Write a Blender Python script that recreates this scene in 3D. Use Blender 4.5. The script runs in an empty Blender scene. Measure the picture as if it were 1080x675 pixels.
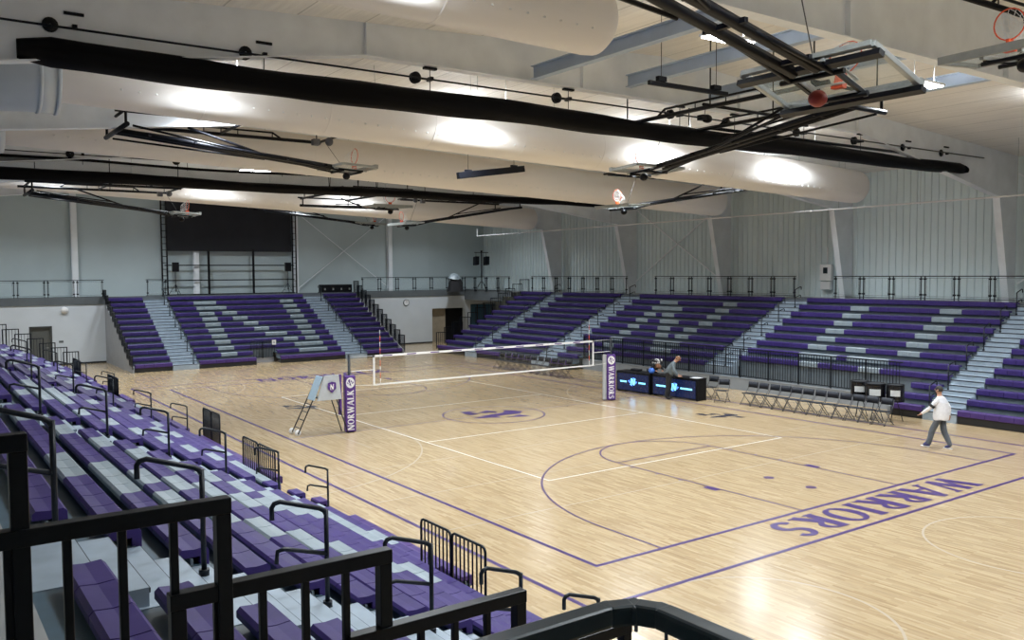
import bpy, bmesh, math, random
from mathutils import Vector, Matrix
random.seed(7)
S = bpy.context.scene
COL = S.collection
PI = math.pi

# ------------------------------------------------------------ camera
cam_d = bpy.data.cameras.new('camera'); cam = bpy.data.objects.new('camera', cam_d); COL.objects.link(cam)
S.camera = cam
CAMP = Vector((25.4035, -17.2863, 5.0786)); yaw, pit, rol = 2.52187, -0.05462, -0.006648
fw = Vector((math.cos(pit)*math.cos(yaw), math.cos(pit)*math.sin(yaw), math.sin(pit)))
rt = fw.cross(Vector((0, 0, 1))).normalized(); up = rt.cross(fw)
r2 = math.cos(rol)*rt + math.sin(rol)*up; u2 = -math.sin(rol)*rt + math.cos(rol)*up
M = Matrix((r2, u2, -fw)).transposed().to_4x4(); M.translation = CAMP
cam.matrix_world = M
cam_d.sensor_width = 36; cam_d.lens = 906.365/1080*36; cam_d.clip_start = 0.05; cam_d.clip_end = 300

# ------------------------------------------------------------ world, exposure
W = bpy.data.worlds.new('world'); S.world = W; W.use_nodes = True
W.node_tree.nodes['Background'].inputs[0].default_value = (0.55, 0.66, 0.8, 1)
W.node_tree.nodes['Background'].inputs[1].default_value = 0.25
S.view_settings.view_transform = 'Standard'; S.view_settings.look = 'None'
S.view_settings.gamma = 1; S.view_settings.use_curve_mapping = False
S.view_settings.exposure = 0.18
LAMP_W = 300.0       # power of each high-bay ceiling light

# ------------------------------------------------------------ materials
def mat(name, col, rough=.5, metal=0, emit=None, es=1, alpha=None, spec=None):
    m = bpy.data.materials.new(name); m.use_nodes = True
    b = m.node_tree.nodes['Principled BSDF']
    b.inputs['Base Color'].default_value = (*col, 1); b.inputs['Roughness'].default_value = rough
    b.inputs['Metallic'].default_value = metal
    if spec is not None: b.inputs['Specular IOR Level'].default_value = spec
    if emit: b.inputs['Emission Color'].default_value = (*emit, 1); b.inputs['Emission Strength'].default_value = es
    if alpha is not None: b.inputs['Alpha'].default_value = alpha
    return m
def vary(m, scale=6, amt=.15, bump=0, stretch=(1, 1, 1), detail=4):
    """noise variation of the base colour and optional bump"""
    nt = m.node_tree; b = nt.nodes['Principled BSDF']; c = b.inputs['Base Color'].default_value[:]
    tc = nt.nodes.new('ShaderNodeTexCoord'); mp = nt.nodes.new('ShaderNodeMapping'); mp.inputs['Scale'].default_value = stretch
    n = nt.nodes.new('ShaderNodeTexNoise'); n.inputs['Scale'].default_value = scale; n.inputs['Detail'].default_value = detail
    nt.links.new(tc.outputs['Object'], mp.inputs[0]); nt.links.new(mp.outputs[0], n.inputs['Vector'])
    r = nt.nodes.new('ShaderNodeMapRange'); r.inputs['From Min'].default_value = .3; r.inputs['From Max'].default_value = .7
    r.inputs['To Min'].default_value = 1-amt; r.inputs['To Max'].default_value = 1+amt
    nt.links.new(n.outputs['Fac'], r.inputs['Value'])
    v = nt.nodes.new('ShaderNodeVectorMath'); v.operation = 'SCALE'; v.inputs[0].default_value = c[:3]
    nt.links.new(r.outputs[0], v.inputs['Scale']); nt.links.new(v.outputs[0], b.inputs['Base Color'])
    if bump:
        bp = nt.nodes.new('ShaderNodeBump'); bp.inputs['Strength'].default_value = bump; bp.inputs['Distance'].default_value = .05
        nt.links.new(n.outputs['Fac'], bp.inputs['Height']); nt.links.new(bp.outputs[0], b.inputs['Normal'])
    return m
M_black = vary(mat('black_powder_coat', (.003, .0035, .006), .45, spec=.22), 30, .2)
M_rail = vary(mat('black_rail_paint', (.006, .009, .014), .38, spec=.3), 30, .2)
M_blue_rail = vary(mat('blue_black_rail_paint', (.022, .048, .066), .3), 20, .15)
M_purple = vary(mat('purple_seat_plastic', (.040, .023, .140), .5, spec=.3), 3, .12, .1)
M_purple_front = vary(mat('purple_front_seat_plastic', (.058, .029, .15), .5, spec=.3), 3, .1)
M_greyseat = vary(mat('grey_seat_plastic', (.26, .31, .345), .42), 3, .08)
M_deck = vary(mat('bleacher_deck', (.060, .105, .14), .45), 4, .15)
M_riser = vary(mat('bleacher_riser', (.15, .18, .205), .5), 3, .1)
M_step = vary(mat('aisle_step_aluminium', (.31, .375, .44), .45, .1), 4, .12)
M_nose = mat('dark_step_nosing', (.012, .012, .016), .6)
M_endpanel = vary(mat('grey_end_panel', (.30, .31, .33), .7), 2, .06)
M_kick = mat('black_kick_board', (.012, .012, .014), .5)
M_upwall = vary(mat('upper_wall_grey', (.44, .52, .545), .75), .35, .06)
M_ribwall = vary(mat('ribbed_wall_metal', (.66, .76, .78), .5), .4, .05)
M_lowwall = vary(mat('lower_wall_grey_paint', (.55, .59, .63), .7), .6, .05)
M_fascia = vary(mat('deck_fascia_grey', (.10, .115, .125), .6), 2, .1)
M_concrete = vary(mat('deck_concrete', (.30, .31, .31), .7), 2, .1)
M_knee = vary(mat('grey_knee_wall', (.23, .25, .27), .6), 2, .06)
M_steel = vary(mat('light_grey_steel', (.78, .82, .86), .5), 1.5, .06)
M_bsteel = vary(mat('blue_grey_primed_steel', (.44, .53, .66), .5), 1.5, .08)
M_duct = vary(mat('white_fabric_duct', (.76, .73, .70), .6), 1.2, .05, .25, (1, .2, 1))
M_main = vary(mat('spiral_metal_duct', (.58, .64, .70), .45, .15), 1.2, .05)
M_white = mat('white_paint', (.75, .75, .75), .5)
M_alu = vary(mat('aluminium', (.36, .38, .37), .4, .4), 8, .1)
M_glass = mat('backboard_glass', (.6, .75, .74), .05, 0, alpha=.16)
M_panel = mat('clear_railing_panel', (.55, .68, .72), .08, 0, alpha=.07)
M_orange = mat('orange_rim_paint', (.75, .09, .02), .4)
M_netcord = mat('white_net_cord', (.8, .8, .8), .8)
M_netmesh = mat('dark_net_cord', (.16, .15, .13), .8)
M_curtain = vary(mat('black_curtain_vinyl', (.002, .002, .003), .65, spec=.12), 3, .5, .5, (1, .15, 2))
M_mesh = vary(mat('curtain_mesh', (.012, .013, .017), .7, alpha=.5), 2, .4, .3, (1, .2, 3))
M_screen = vary(mat('black_screen_fabric', (.008, .009, .013), .8), 1, .2)
M_door = vary(mat('bronze_door_paint', (.085, .09, .085), .5), 4, .05)
M_doorframe = mat('dark_door_frame', (.05, .055, .055), .5)
M_wood = vary(mat('lobby_brown_panel', (.32, .27, .20), .6), 3, .1)
M_darkglass = mat('dark_lobby_glass', (.02, .028, .035), .15)
M_blueglass = mat('blue_tinted_glass', (.05, .13, .20), .15)
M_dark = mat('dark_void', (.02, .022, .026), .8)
M_padpurple = vary(mat('purple_post_pad', (.075, .02, .19), .5), 6, .1)
M_padgrey = vary(mat('grey_platform_pad', (.40, .42, .44), .6), 6, .06)
M_lbluepad = vary(mat('pale_blue_plastic', (.45, .60, .72), .5), 6, .06)
M_led = vary(mat('led_panel_navy', (.005, .01, .035), .25, emit=(.01, .02, .09), es=.4), 8, .2)
M_ledcyan = mat('led_cyan', (.1, .4, .6), .4, emit=(.25, .75, 1), es=1.5)
M_ledblue = mat('led_blue', (.05, .1, .5), .4, emit=(.10, .28, 1), es=1.6)
M_lens = mat('lamp_diffuser', (.9, .9, .9), .5, emit=(.92, .96, 1), es=30)
M_skin = vary(mat('skin', (.50, .27, .18), .55), 10, .06)
M_hair = mat('dark_hair', (.02, .015, .012), .6)
M_brownhair = mat('light_brown_hair', (.22, .10, .045), .6)
M_whitecloth = vary(mat('white_jacket_cloth', (.76, .76, .80), .8), 12, .06, .2)
M_greycloth = vary(mat('grey_trouser_cloth', (.095, .11, .135), .85), 12, .1, .2)
M_greysweat = vary(mat('grey_sweatshirt_cloth', (.11, .135, .15), .85), 12, .1, .2)
M_blackcloth = vary(mat('black_cloth', (.012, .012, .015), .85), 12, .2, .2)
M_shoe = mat('navy_shoe', (.045, .05, .17), .5)
M_chairseat = mat('dark_grey_chair_vinyl', (.018, .021, .030), .5, spec=.3)
M_chairmetal = mat('grey_brown_chair_tube', (.10, .10, .11), .4, .4)
M_drum = mat('black_drum_shell', (.010, .010, .012), .25)
M_drumlabel = mat('white_drum_label', (.6, .62, .63), .5)
M_blueplastic = mat('blue_plastic', (.04, .15, .55), .4)
M_redbit = mat('red_safety_strap', (.30, .03, .02), .5)
# court paints
M_pline = mat('purple_line_paint', (.052, .024, .135), .3)
M_tline = mat('thin_purple_line_paint', (.085, .045, .12), .3)
M_wline = mat('white_line_paint', (.66, .62, .55), .3)
M_gline = mat('faint_grey_line_paint', (.46, .38, .28), .25)
M_bline = mat('black_logo_paint', (.03, .03, .05), .25)
# maple floor
def floor_material():
    m = mat('maple_floor', (.6, .43, .27), .22); nt = m.node_tree; b = nt.nodes['Principled BSDF']; L = nt.links.new
    tc = nt.nodes.new('ShaderNodeTexCoord')
    def brick(c1, c2, w, h, off):
        mp = nt.nodes.new('ShaderNodeMapping'); mp.inputs['Location'].default_value = off
        L(tc.outputs['Object'], mp.inputs[0])
        t = nt.nodes.new('ShaderNodeTexBrick'); t.inputs['Scale'].default_value = 1
        t.inputs['Color1'].default_value = (*c1, 1); t.inputs['Color2'].default_value = (*c2, 1); t.inputs['Mortar'].default_value = (.45, .31, .17, 1)
        t.inputs['Brick Width'].default_value = w; t.inputs['Row Height'].default_value = h; t.inputs['Mortar Size'].default_value = .0012
        t.offset_frequency = 2; t.offset = .37; L(mp.outputs[0], t.inputs['Vector']); return t
    a = brick((.44, .315, .172), (.53, .405, .243), .85, .057, (0, 0, 0)); c = brick((.27, .17, .08), (.55, .425, .255), .55, .057, (.31, .0, 0))
    mx = nt.nodes.new('ShaderNodeMixRGB'); mx.inputs[0].default_value = .4; L(a.outputs[0], mx.inputs[1]); L(c.outputs[0], mx.inputs[2])
    mp = nt.nodes.new('ShaderNodeMapping'); mp.inputs['Scale'].default_value = (1.2, 14, 1); L(tc.outputs['Object'], mp.inputs[0])
    n = nt.nodes.new('ShaderNodeTexNoise'); n.inputs['Scale'].default_value = 1.6; n.inputs['Detail'].default_value = 5; L(mp.outputs[0], n.inputs['Vector'])
    r = nt.nodes.new('ShaderNodeMapRange'); r.inputs['To Min'].default_value = .72; r.inputs['To Max'].default_value = 1.22; L(n.outputs['Fac'], r.inputs['Value'])
    v = nt.nodes.new('ShaderNodeVectorMath'); v.operation = 'SCALE'; L(mx.outputs[0], v.inputs[0]); L(r.outputs[0], v.inputs['Scale']); L(v.outputs[0], b.inputs['Base Color'])
    b.inputs['Coat Weight'].default_value = .28; b.inputs['Coat Roughness'].default_value = .16
    bp = nt.nodes.new('ShaderNodeBump'); bp.inputs['Strength'].default_value = .03; bp.inputs['Distance'].default_value = .01
    L(n.outputs['Fac'], bp.inputs['Height']); L(bp.outputs[0], b.inputs['Normal'])
    return m
M_floor = floor_material()
def roof_material():
    m = mat('roof_insulation_facing', (.84, .815, .77), .6); nt = m.node_tree; b = nt.nodes['Principled BSDF']; L = nt.links.new
    tc = nt.nodes.new('ShaderNodeTexCoord'); mp = nt.nodes.new('ShaderNodeMapping'); mp.inputs['Scale'].default_value = (.25, 3.0, 1)
    L(tc.outputs['Object'], mp.inputs[0])
    n = nt.nodes.new('ShaderNodeTexNoise'); n.inputs['Scale'].default_value = 2.2; n.inputs['Detail'].default_value = 5; L(mp.outputs[0], n.inputs['Vector'])
    w = nt.nodes.new('ShaderNodeTexWave'); w.bands_direction = 'Y'; w.inputs['Scale'].default_value = .21; w.wave_profile = 'SAW'
    L(tc.outputs['Object'], w.inputs['Vector'])
    cr = nt.nodes.new('ShaderNodeMapRange'); cr.inputs['From Min'].default_value = .965; cr.inputs['From Max'].default_value = 1; cr.inputs['To Min'].default_value = 1; cr.inputs['To Max'].default_value = .5
    L(w.outputs['Fac'], cr.inputs['Value'])
    r = nt.nodes.new('ShaderNodeMapRange'); r.inputs['To Min'].default_value = .85; r.inputs['To Max'].default_value = 1.12; L(n.outputs['Fac'], r.inputs['Value'])
    mu = nt.nodes.new('ShaderNodeMath'); mu.operation = 'MULTIPLY'; L(cr.outputs[0], mu.inputs[0]); L(r.outputs[0], mu.inputs[1])
    v = nt.nodes.new('ShaderNodeVectorMath'); v.operation = 'SCALE'; v.inputs[0].default_value = (.84, .815, .77); L(mu.outputs[0], v.inputs['Scale']); L(v.outputs[0], b.inputs['Base Color'])
    bp = nt.nodes.new('ShaderNodeBump'); bp.inputs['Strength'].default_value = .5; bp.inputs['Distance'].default_value = .08
    L(n.outputs['Fac'], bp.inputs['Height']); L(bp.outputs[0], b.inputs['Normal'])
    return m
M_roof = roof_material()

# ------------------------------------------------------------ mesh builder
class MB:
    def __init__(s): s.v = []; s.f = []; s.m = []; s.sm = []
    def add(s, vs, fs, mi=0, smooth=False):
        o = len(s.v); s.v += [tuple(p) for p in vs]
        for f in fs: s.f.append(tuple(i+o for i in f)); s.m.append(mi); s.sm.append(smooth)
        return s
    def box(s, a, b, mi=0):
        x0, x1 = sorted((a[0], b[0])); y0, y1 = sorted((a[1], b[1])); z0, z1 = sorted((a[2], b[2]))
        return s.add([(x0, y0, z0), (x1, y0, z0), (x1, y1, z0), (x0, y1, z0), (x0, y0, z1), (x1, y0, z1), (x1, y1, z1), (x0, y1, z1)],
                     [(0, 3, 2, 1), (4, 5, 6, 7), (0, 1, 5, 4), (1, 2, 6, 5), (2, 3, 7, 6), (3, 0, 4, 7)], mi)
    def bar(s, p, q, w, h=None, mi=0, upv=(0, 0, 1)):
        """rectangular bar from p to q"""
        h = h or w; p = Vector(p); q = Vector(q); d = (q-p).normalized(); U = Vector(upv)
        if abs(d.dot(U)) > .98: U = Vector((1, 0, 0))
        sd = d.cross(U).normalized(); U = sd.cross(d)
        vs = []
        for c in (p, q):
            for a, b in ((-1, -1), (1, -1), (1, 1), (-1, 1)): vs.append(c+sd*a*w/2+U*b*h/2)
        return s.add(vs, [(0, 1, 2, 3), (4, 7, 6, 5), (0, 4, 5, 1), (1, 5, 6, 2), (2, 6, 7, 3), (3, 7, 4, 0)], mi)
    def tube(s, pts, r, n=8, mi=0, closed=False, cap=True):
        pts = [Vector(p) for p in pts]; N = len(pts); rs = r if isinstance(r, (list, tuple)) else [r]*N
        vs = []; prev = None
        for i, p in enumerate(pts):
            if closed: t = (pts[(i+1) % N]-pts[i-1]).normalized()
            else:
                t = Vector((0, 0, 0))
                if i > 0: t += (p-pts[i-1]).normalized()
                if i < N-1: t += (pts[i+1]-p).normalized()
                t = t.normalized() if t.length > 1e-6 else Vector((0, 0, 1))
            if prev is None:
                a = Vector((0, 0, 1)) if abs(t.z) < .9 else Vector((1, 0, 0)); prev = t.cross(a).normalized()
            prev = (prev-t*prev.dot(t)).normalized(); b = t.cross(prev)
            for k in range(n):
                an = 2*PI*k/n; vs.append(p+(prev*math.cos(an)+b*math.sin(an))*rs[i])
        fs = []
        for i in range(N if closed else N-1):
            j = (i+1) % N
            for k in range(n): fs.append((i*n+k, i*n+(k+1) % n, j*n+(k+1) % n, j*n+k))
        s.add(vs, fs, mi, True)
        if cap and not closed:
            o = len(s.v)-len(vs)
            s.f.append(tuple(o+k for k in reversed(range(n)))); s.m.append(mi); s.sm.append(False)
            s.f.append(tuple(o+(N-1)*n+k for k in range(n))); s.m.append(mi); s.sm.append(False)
        return s
    def prism(s, poly, d, mi=0):
        """polygon (list of 3D points) extruded by vector d"""
        d = Vector(d); n = len(poly); vs = [Vector(p) for p in poly]+[Vector(p)+d for p in poly]
        fs = [tuple(range(n)), tuple(reversed(range(n, 2*n)))]+[(i, i+n, (i+1) % n+n, (i+1) % n) for i in range(n)]
        return s.add(vs, fs, mi)
    def lathe(s, prof, c=(0, 0, 0), n=16, mi=0, axis='z'):
        vs = []
        for r, z in prof:
            for k in range(n):
                a = 2*PI*k/n; p = (r*math.cos(a), r*math.sin(a), z)
                if axis == 'y': p = (p[0], z, p[1])
                if axis == 'x': p = (z, p[0], p[1])
                vs.append((p[0]+c[0], p[1]+c[1], p[2]+c[2]))
        fs = [(i*n+k, i*n+(k+1) % n, (i+1)*n+(k+1) % n, (i+1)*n+k) for i in range(len(prof)-1) for k in range(n)]
        return s.add(vs, fs, mi, True)
    def ball(s, c, r, n=10, mi=0, sc=(1, 1, 1)):
        prof = [(math.sin(PI*i/n)*r+1e-5, -math.cos(PI*i/n)*r) for i in range(n+1)]
        o = len(s.v); s.lathe(prof, (0, 0, 0), max(8, n), mi)
        for i in range(o, len(s.v)):
            v = s.v[i]; s.v[i] = (v[0]*sc[0]+c[0], v[1]*sc[1]+c[1], v[2]*sc[2]+c[2])
        return s
    def build(s, name, mats, parent=None, bevel=0, loc=None):
        me = bpy.data.meshes.new(name)
        me.from_pydata([tuple(p) for p in s.v], [], s.f)
        if not isinstance(mats, (list, tuple)): mats = [mats]
        for m in mats: me.materials.append(m)
        for p, mi, sm in zip(me.polygons, s.m, s.sm): p.material_index = mi; p.use_smooth = sm
        me.update()
        o = bpy.data.objects.new(name, me); COL.objects.link(o)
        if parent: o.parent = parent
        if loc: o.location = loc
        if bevel:
            bv = o.modifiers.new('bevel', 'BEVEL'); bv.width = bevel; bv.segments = 2; bv.limit_method = 'ANGLE'
        return o
def thing(name, label, cat, loc=(0, 0, 0), rz=0, group=None):
    o = bpy.data.objects.new(name, None); COL.objects.link(o); o.location = loc; o.rotation_euler = (0, 0, rz); o.empty_display_size = .2
    o['label'] = label; o['category'] = cat
    if group: o['group'] = group
    return o
def tag(o, label, cat, group=None, kind=None):
    o['label'] = label; o['category'] = cat
    if group: o['group'] = group
    if kind: o['kind'] = kind
    return o
def struct(o): o['kind'] = 'structure'; return o
def dup(root, loc, rz, label, group=None):
    r = root.copy(); COL.objects.link(r); r.location = loc; r.rotation_euler = (0, 0, rz); r['label'] = label
    if group: r['group'] = group
    for ch in list(root.children):
        c = ch.copy(); COL.objects.link(c); c.parent = r
        for g in list(ch.children):
            d = g.copy(); COL.objects.link(d); d.parent = c
    return r
def arc(cx, cy, r, a0, a1, n=24): return [(cx+r*math.cos(a0+(a1-a0)*i/n), cy+r*math.sin(a0+(a1-a0)*i/n)) for i in range(n+1)]
def band(pts, w):
    """flat band polygon quads along 2D points"""
    out = []; n = len(pts); L = []; R = []
    for i, p in enumerate(pts):
        a = pts[max(0, i-1)]; b = pts[min(n-1, i+1)]; dx, dy = b[0]-a[0], b[1]-a[1]; l = math.hypot(dx, dy) or 1
        nx, ny = -dy/l*w/2, dx/l*w/2; L.append((p[0]+nx, p[1]+ny)); R.append((p[0]-nx, p[1]-ny))
    for i in range(n-1): out.append([L[i], R[i], R[i+1], L[i+1]])
    return out
# ------------------------------------------------------------ lettering (flat glyph shapes, unit height)
def glyph(ch, serif=True):
    """returns (polygons, width) of a roman capital in a box of height 1"""
    P = []; T, t, h = .215, .11, .065
    def st(a, b, w): P.extend(band([a, b], w))
    def sf(x, y, w=.27): P.append([(x-w/2, y), (x+w/2, y), (x+w/2, y+h if y < .5 else y-h), (x-w/2, y+h if y < .5 else y-h)]) if serif else None
    def ell(cx, cy, rx, ry, a0, a1, w0, w1, n=18):
        o = []; i_ = []
        for k in range(n+1):
            a = a0+(a1-a0)*k/n; w = w0+(w1-w0)*abs(math.cos(a))
            o.append((cx+rx*math.cos(a), cy+ry*math.sin(a))); i_.append((cx+(rx-w)*math.cos(a), cy+(ry-w*.8)*math.sin(a)))
        for k in range(n): P.append([o[k], i_[k], i_[k+1], o[k+1]])
    if ch == 'W':
        st((.10, 1), (.32, 0), T); st((.32, 0), (.52, .95), t); st((.50, .95), (.74, 0), T); st((.74, 0), (.95, 1), t); sf(.1, 1); sf(.52, 1, .22); sf(.95, 1, .22); return P, 1.05
    if ch == 'A':
        st((.08, 0), (.38, 1), t); st((.38, 1), (.66, 0), T); st((.18, .32), (.56, .32), t*.9); sf(.08, 0, .24); sf(.67, 0); return P, .78
    if ch == 'R':
        st((.16, 0), (.16, 1), T); sf(.16, 0); ell(.20, .74, .36, .26, -PI/2, PI/2, .08, .16); st((.1, .96), (.25, .96), .08); st((.3, .50), (.58, 0), T); sf(.62, 0, .2); return P, .72
    if ch == 'I':
        st((.16, 0), (.16, 1), T); sf(.16, 0); sf(.16, 1); return P, .32
    if ch == 'O':
        ell(.40, .5, .38, .5, 0, 2*PI, .11, .20, 32); return P, .8
    if ch == 'S':
        ell(.30, .73, .26, .28, .12*PI, 1.5*PI, .15, .17); ell(.30, .28, .28, .29, -.88*PI, .5*PI, .15, .17); return P, .62
    if ch == 'N':
        st((.12, 0), (.12, 1), t*1.1); st((.12, 1), (.66, 0), T); st((.66, 0), (.66, 1), t*1.1); sf(.12, 0, .24); sf(.08, 1, .2); sf(.66, 1, .24); return P, .78
    if ch == 'L':
        st((.14, 0), (.14, 1), T); st((.1, .045), (.55, .045), .09); st((.52, 0), (.52, .2), .06); sf(.14, 1); return P, .62
    if ch == 'K':
        st((.14, 0), (.14, 1), T); sf(.14, 0); sf(.14, 1); st((.2, .42), (.56, 1), t); st((.28, .55), (.6, 0), T); sf(.62, 0, .2); return P, .72
    return P, .4
def word(txt, serif=True, gap=.06):
    out = []; x = 0
    for c in txt:
        P, w = glyph(c, serif)
        for p in P: out.append([(q[0]+x, q[1]) for q in p])
        x += w+gap
    return out, x-gap
# swoosh-like team emblem used on the court, the pads and the tables: a slanted N with feathers
EMBLEM = [[(-1.0, .05), (-.62, .22), (-.70, .02), (-.40, .02), (-.52, -.22), (-.78, -.10)],
          [(-.50, .10), (-.38, .34), (-.10, .30), (.02, .14), (-.2, .18), (-.3, .05)],
          [(-.30, -.52), (-.16, -.50), (.30, -.02), (.62, .20), (.60, .42), (.30, .50), (-.02, .48), (.12, .36), (.14, .18), (-.06, -.10)],
          [(-.16, -.50), (.10, -.34), (.40, -.30), (.22, -.18), (.02, -.24)],
          [(.40, -.20), (.62, -.05), (.66, .10), (.82, .06), (1.02, .02), (.84, -.10), (.62, -.16)]]

# ------------------------------------------------------------ FLOOR with its painted lines
XW, YW, XU, YN, XR = -29.3, 20.6, -31.5, -21.0, 31.0      # end wall, far wall, upper end wall, near wall, right wall
F = MB(); F.box((XU, YN, -.3), (XR, YW, 0), 0)
zl = [0.0015]
def fl(polys, mi):
    zl[0] += .00003
    for p in polys:
        ar = sum(p[i-1][0]*p[i][1]-p[i][0]*p[i-1][1] for i in range(len(p)))
        if ar < 0: p = p[::-1]
        zl[0] += .000004
        F.add([(q[0], q[1], zl[0]) for q in p], [tuple(range(len(p)))], mi)
BX, BY = 14.33, 7.62
def rect(x0, y0, x1, y1, w, mi):
    fl([[(x0-w/2, y0-w/2), (x1+w/2, y0-w/2), (x1+w/2, y0+w/2), (x0-w/2, y0+w/2)], [(x0-w/2, y1-w/2), (x1+w/2, y1-w/2), (x1+w/2, y1+w/2), (x0-w/2, y1+w/2)],
        [(x0-w/2, y0), (x0+w/2, y0), (x0+w/2, y1), (x0-w/2, y1)], [(x1-w/2, y0), (x1+w/2, y0), (x1+w/2, y1), (x1-w/2, y1)]], mi)
# faint cross-court lines
fl(band(arc(17.6, -7.2, 1.83, 0, PI, 30), .045), 4); fl(band(arc(18.25, -.4, 1.83, 0, 2*PI, 48), .045), 4)
for cx in (.94, -15):
    for sy in (-1, 1):
        yb = sy*12.0 if cx != 20.5 else sy*9.0
        a0 = PI if sy > 0 else 0
        pts = arc(cx, yb-sy*1.6, 6.02, a0, a0+PI, 40)
        fl(band(pts, .045), 4); fl(band([(cx-1.83, yb-sy*5.8), (cx+1.83, yb-sy*5.8)], .045), 4)
for x in (-11.5, -6.5, -1.2, 5.3, 8.3, 11.0): fl(band([(x, -8.8), (x, 8.8)], .035), 4)
rect(-9, -4.5, 9, 4.5, .05, 3)
for x in (-3, 0, 3): fl(band([(x, -4.5), (x, 4.5)], .05), 3)
fl(band([(-9, -8.0), (-9, -4.5)], .02), 4)
rect(-BX, -BY, BX, BY, .09, 1)
rect(-15.75, -8.95, 15.75, 8.95, .09, 1)
fl(band([(0, -BY), (0, BY)], .05), 2)
fl(band(arc(0, 0, 1.83, 0, 2*PI, 64), .06), 2)
for s in (-1, 1):
    hx = s*(BX-1.6)
    a0 = PI/2 if s > 0 else -PI/2
    fl(band([(s*BX, 6.02*s)]+arc(hx, 0, 6.02, a0, a0+PI, 60)+[(s*BX, -6.02*s)], .05), 2)
    for y in (-1.83, 1.83):
        fl(band([(s*BX, y), (s*(BX-5.79), y)], .05), 2)
        fl([[(s*11.7, y), (s*12.1, y), (s*12.1, y+.2*(1 if y > 0 else -1)), (s*11.7, y+.2*(1 if y > 0 else -1))]], 1)
        for xx in (10.9, 10.1, 9.2): fl(band([(s*xx, y), (s*xx, y+.15*(1 if y > 0 else -1))], .05), 2)
    fl(band([(s*(BX-5.79), -1.83), (s*(BX-5.79), 1.83)], .05), 2)
    fl(band(arc(s*(BX-5.79), 0, 1.83, a0, a0+PI, 40), .05), 2)
    for (xx, yy) in ((12.03, 0), (13.23, 0)): fl([arc(s*xx, yy, .13, 0, 2*PI, 14)[:-1]], 2)
    # baseline words
    P, w = word('WARRIORS' if s > 0 else 'NORWALK'); k = .95
    L = 6.9; sx = L/w
    fl([[(s*(14.56+q[1]*k), s*(L/2-q[0]*sx)) for q in p] for p in P], 1)
def emblem(cx, cy, k, ang, mi, ky=1.0):
    c, s = math.cos(ang), math.sin(ang)
    fl([[(cx+k*(q[0]*c-q[1]*ky*s), cy+k*(q[0]*s+q[1]*ky*c)) for q in p] for p in EMBLEM], mi)
emblem(0, 0, 1.35, .62, 1, 1.5)
emblem(-5.9, -4.95, .9, .5, 5, 1.1); emblem(5.15, 6.15, .9, .5, 5, 1.1)
floor = struct(F.build('floor', [M_floor, M_pline, M_tline, M_wline, M_gline, M_bline]))

# ------------------------------------------------------------ shell
def roofz(y): return 10.95-abs(y)*.058
DECK_F, DECK_N = 3.75, 3.30
b = MB(); th = .3
for s in (-1, 1):
    ys = (0, 22*s)
    b.prism([(XU-.5, ys[0], roofz(0)), (XR+.5, ys[0], roofz(0)), (XR+.5, ys[1], roofz(22)), (XU-.5, ys[1], roofz(22))], (0, 0, th))
struct(b.build('ceiling', M_roof))
# ribbed far wall
b = MB(); prof = []; x = XU
while x < XR:
    prof += [(x, 0), (x+.235, 0), (x+.25, -.05), (x+.315, -.05), (x+.33, 0)]; x += .33
vs = [(p[0], YW+p[1], z) for p in prof for z in (0, 9.9)]
b.add(vs, [(2*i, 2*i+2, 2*i+3, 2*i+1) for i in range(len(prof)-1)])
b.box((XU, YW+.02, 0), (XR, YW+.2, 10))
struct(b.build('wall_back', M_ribwall))
# end wall: upper part set back, lower part at XW with door and lobby opening
b = MB(); b.box((XU-.2, YN, 3.4), (XU, YW, 10.9)); b.box((XU-.2, YN, 0), (XU, YW, 3.4))
for y in (-16, -12.4, -1.7, 8.5, 15.6): b.box((XU, y-.006, 3.8), (XU+.008, y+.006, 10.2))
struct(b.build('wall_left', M_upwall))
b = MB(); T_ = .2
for y0, y1, z0, z1 in ((YN, -11.42, 0, 3.45), (-11.42, -10.28, 2.25, 3.45), (-10.28, 14.55, 0, 3.45), (14.55, 17.3, 2.5, 3.45), (17.3, 17.9, 0, 3.45), (17.9, 20.2, 2.75, 3.45)):
    b.box((XW-T_, y0, z0), (XW, y1, z1))
struct(b.build('wall_left_lower', M_lowwall))
b = MB(); b.box((XW-T_-.02, -11.42, 0), (XW-T_+.02, -10.28, 2.25), 0)
for p in (((XW-.2, -11.42, 0), (XW+.03, -11.34, 2.25)), ((XW-.2, -10.36, 0), (XW+.03, -10.28, 2.25)), ((XW-.2, -11.42, 2.17), (XW+.03, -10.28, 2.25))): b.box(*p, 1)
d1 = struct(b.build('door_1', [M_door, M_doorframe]))
b = MB(); b.box((XW-.16, -11.34, 0.01), (XW-.10, -10.36, 2.17)); b.build('door_leaf', M_door, d1, .004)
b = MB(); b.box((XW-.10, -10.5, 1.0), (XW-.04, -10.44, 1.04)); b.bar((XW-.06, -10.5, 1.02), (XW-.06, -10.64, 1.02), .02); b.build('door_handle', M_alu, d1)
b = MB(); b.box((XW+.0, YN, 0), (XW+.02, -11.42, .1)); b.box((XW, -10.28, 0), (XW+.02, 14.55, .1)); struct(b.build('baseboard_left', M_dark))
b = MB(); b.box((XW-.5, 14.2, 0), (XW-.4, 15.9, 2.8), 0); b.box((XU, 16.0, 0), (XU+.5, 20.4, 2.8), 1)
b.box((XW-.35, 18.0, 0.05), (XW-.33, 20.1, 2.7), 2)
for y in (18.0, 18.7, 19.4, 20.1): b.box((XW-.32, y-.03, 0), (XW-.26, y+.03, 2.75), 1)
struct(b.build('wall_lobby', [M_wood, M_dark, M_blueglass]))
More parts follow.
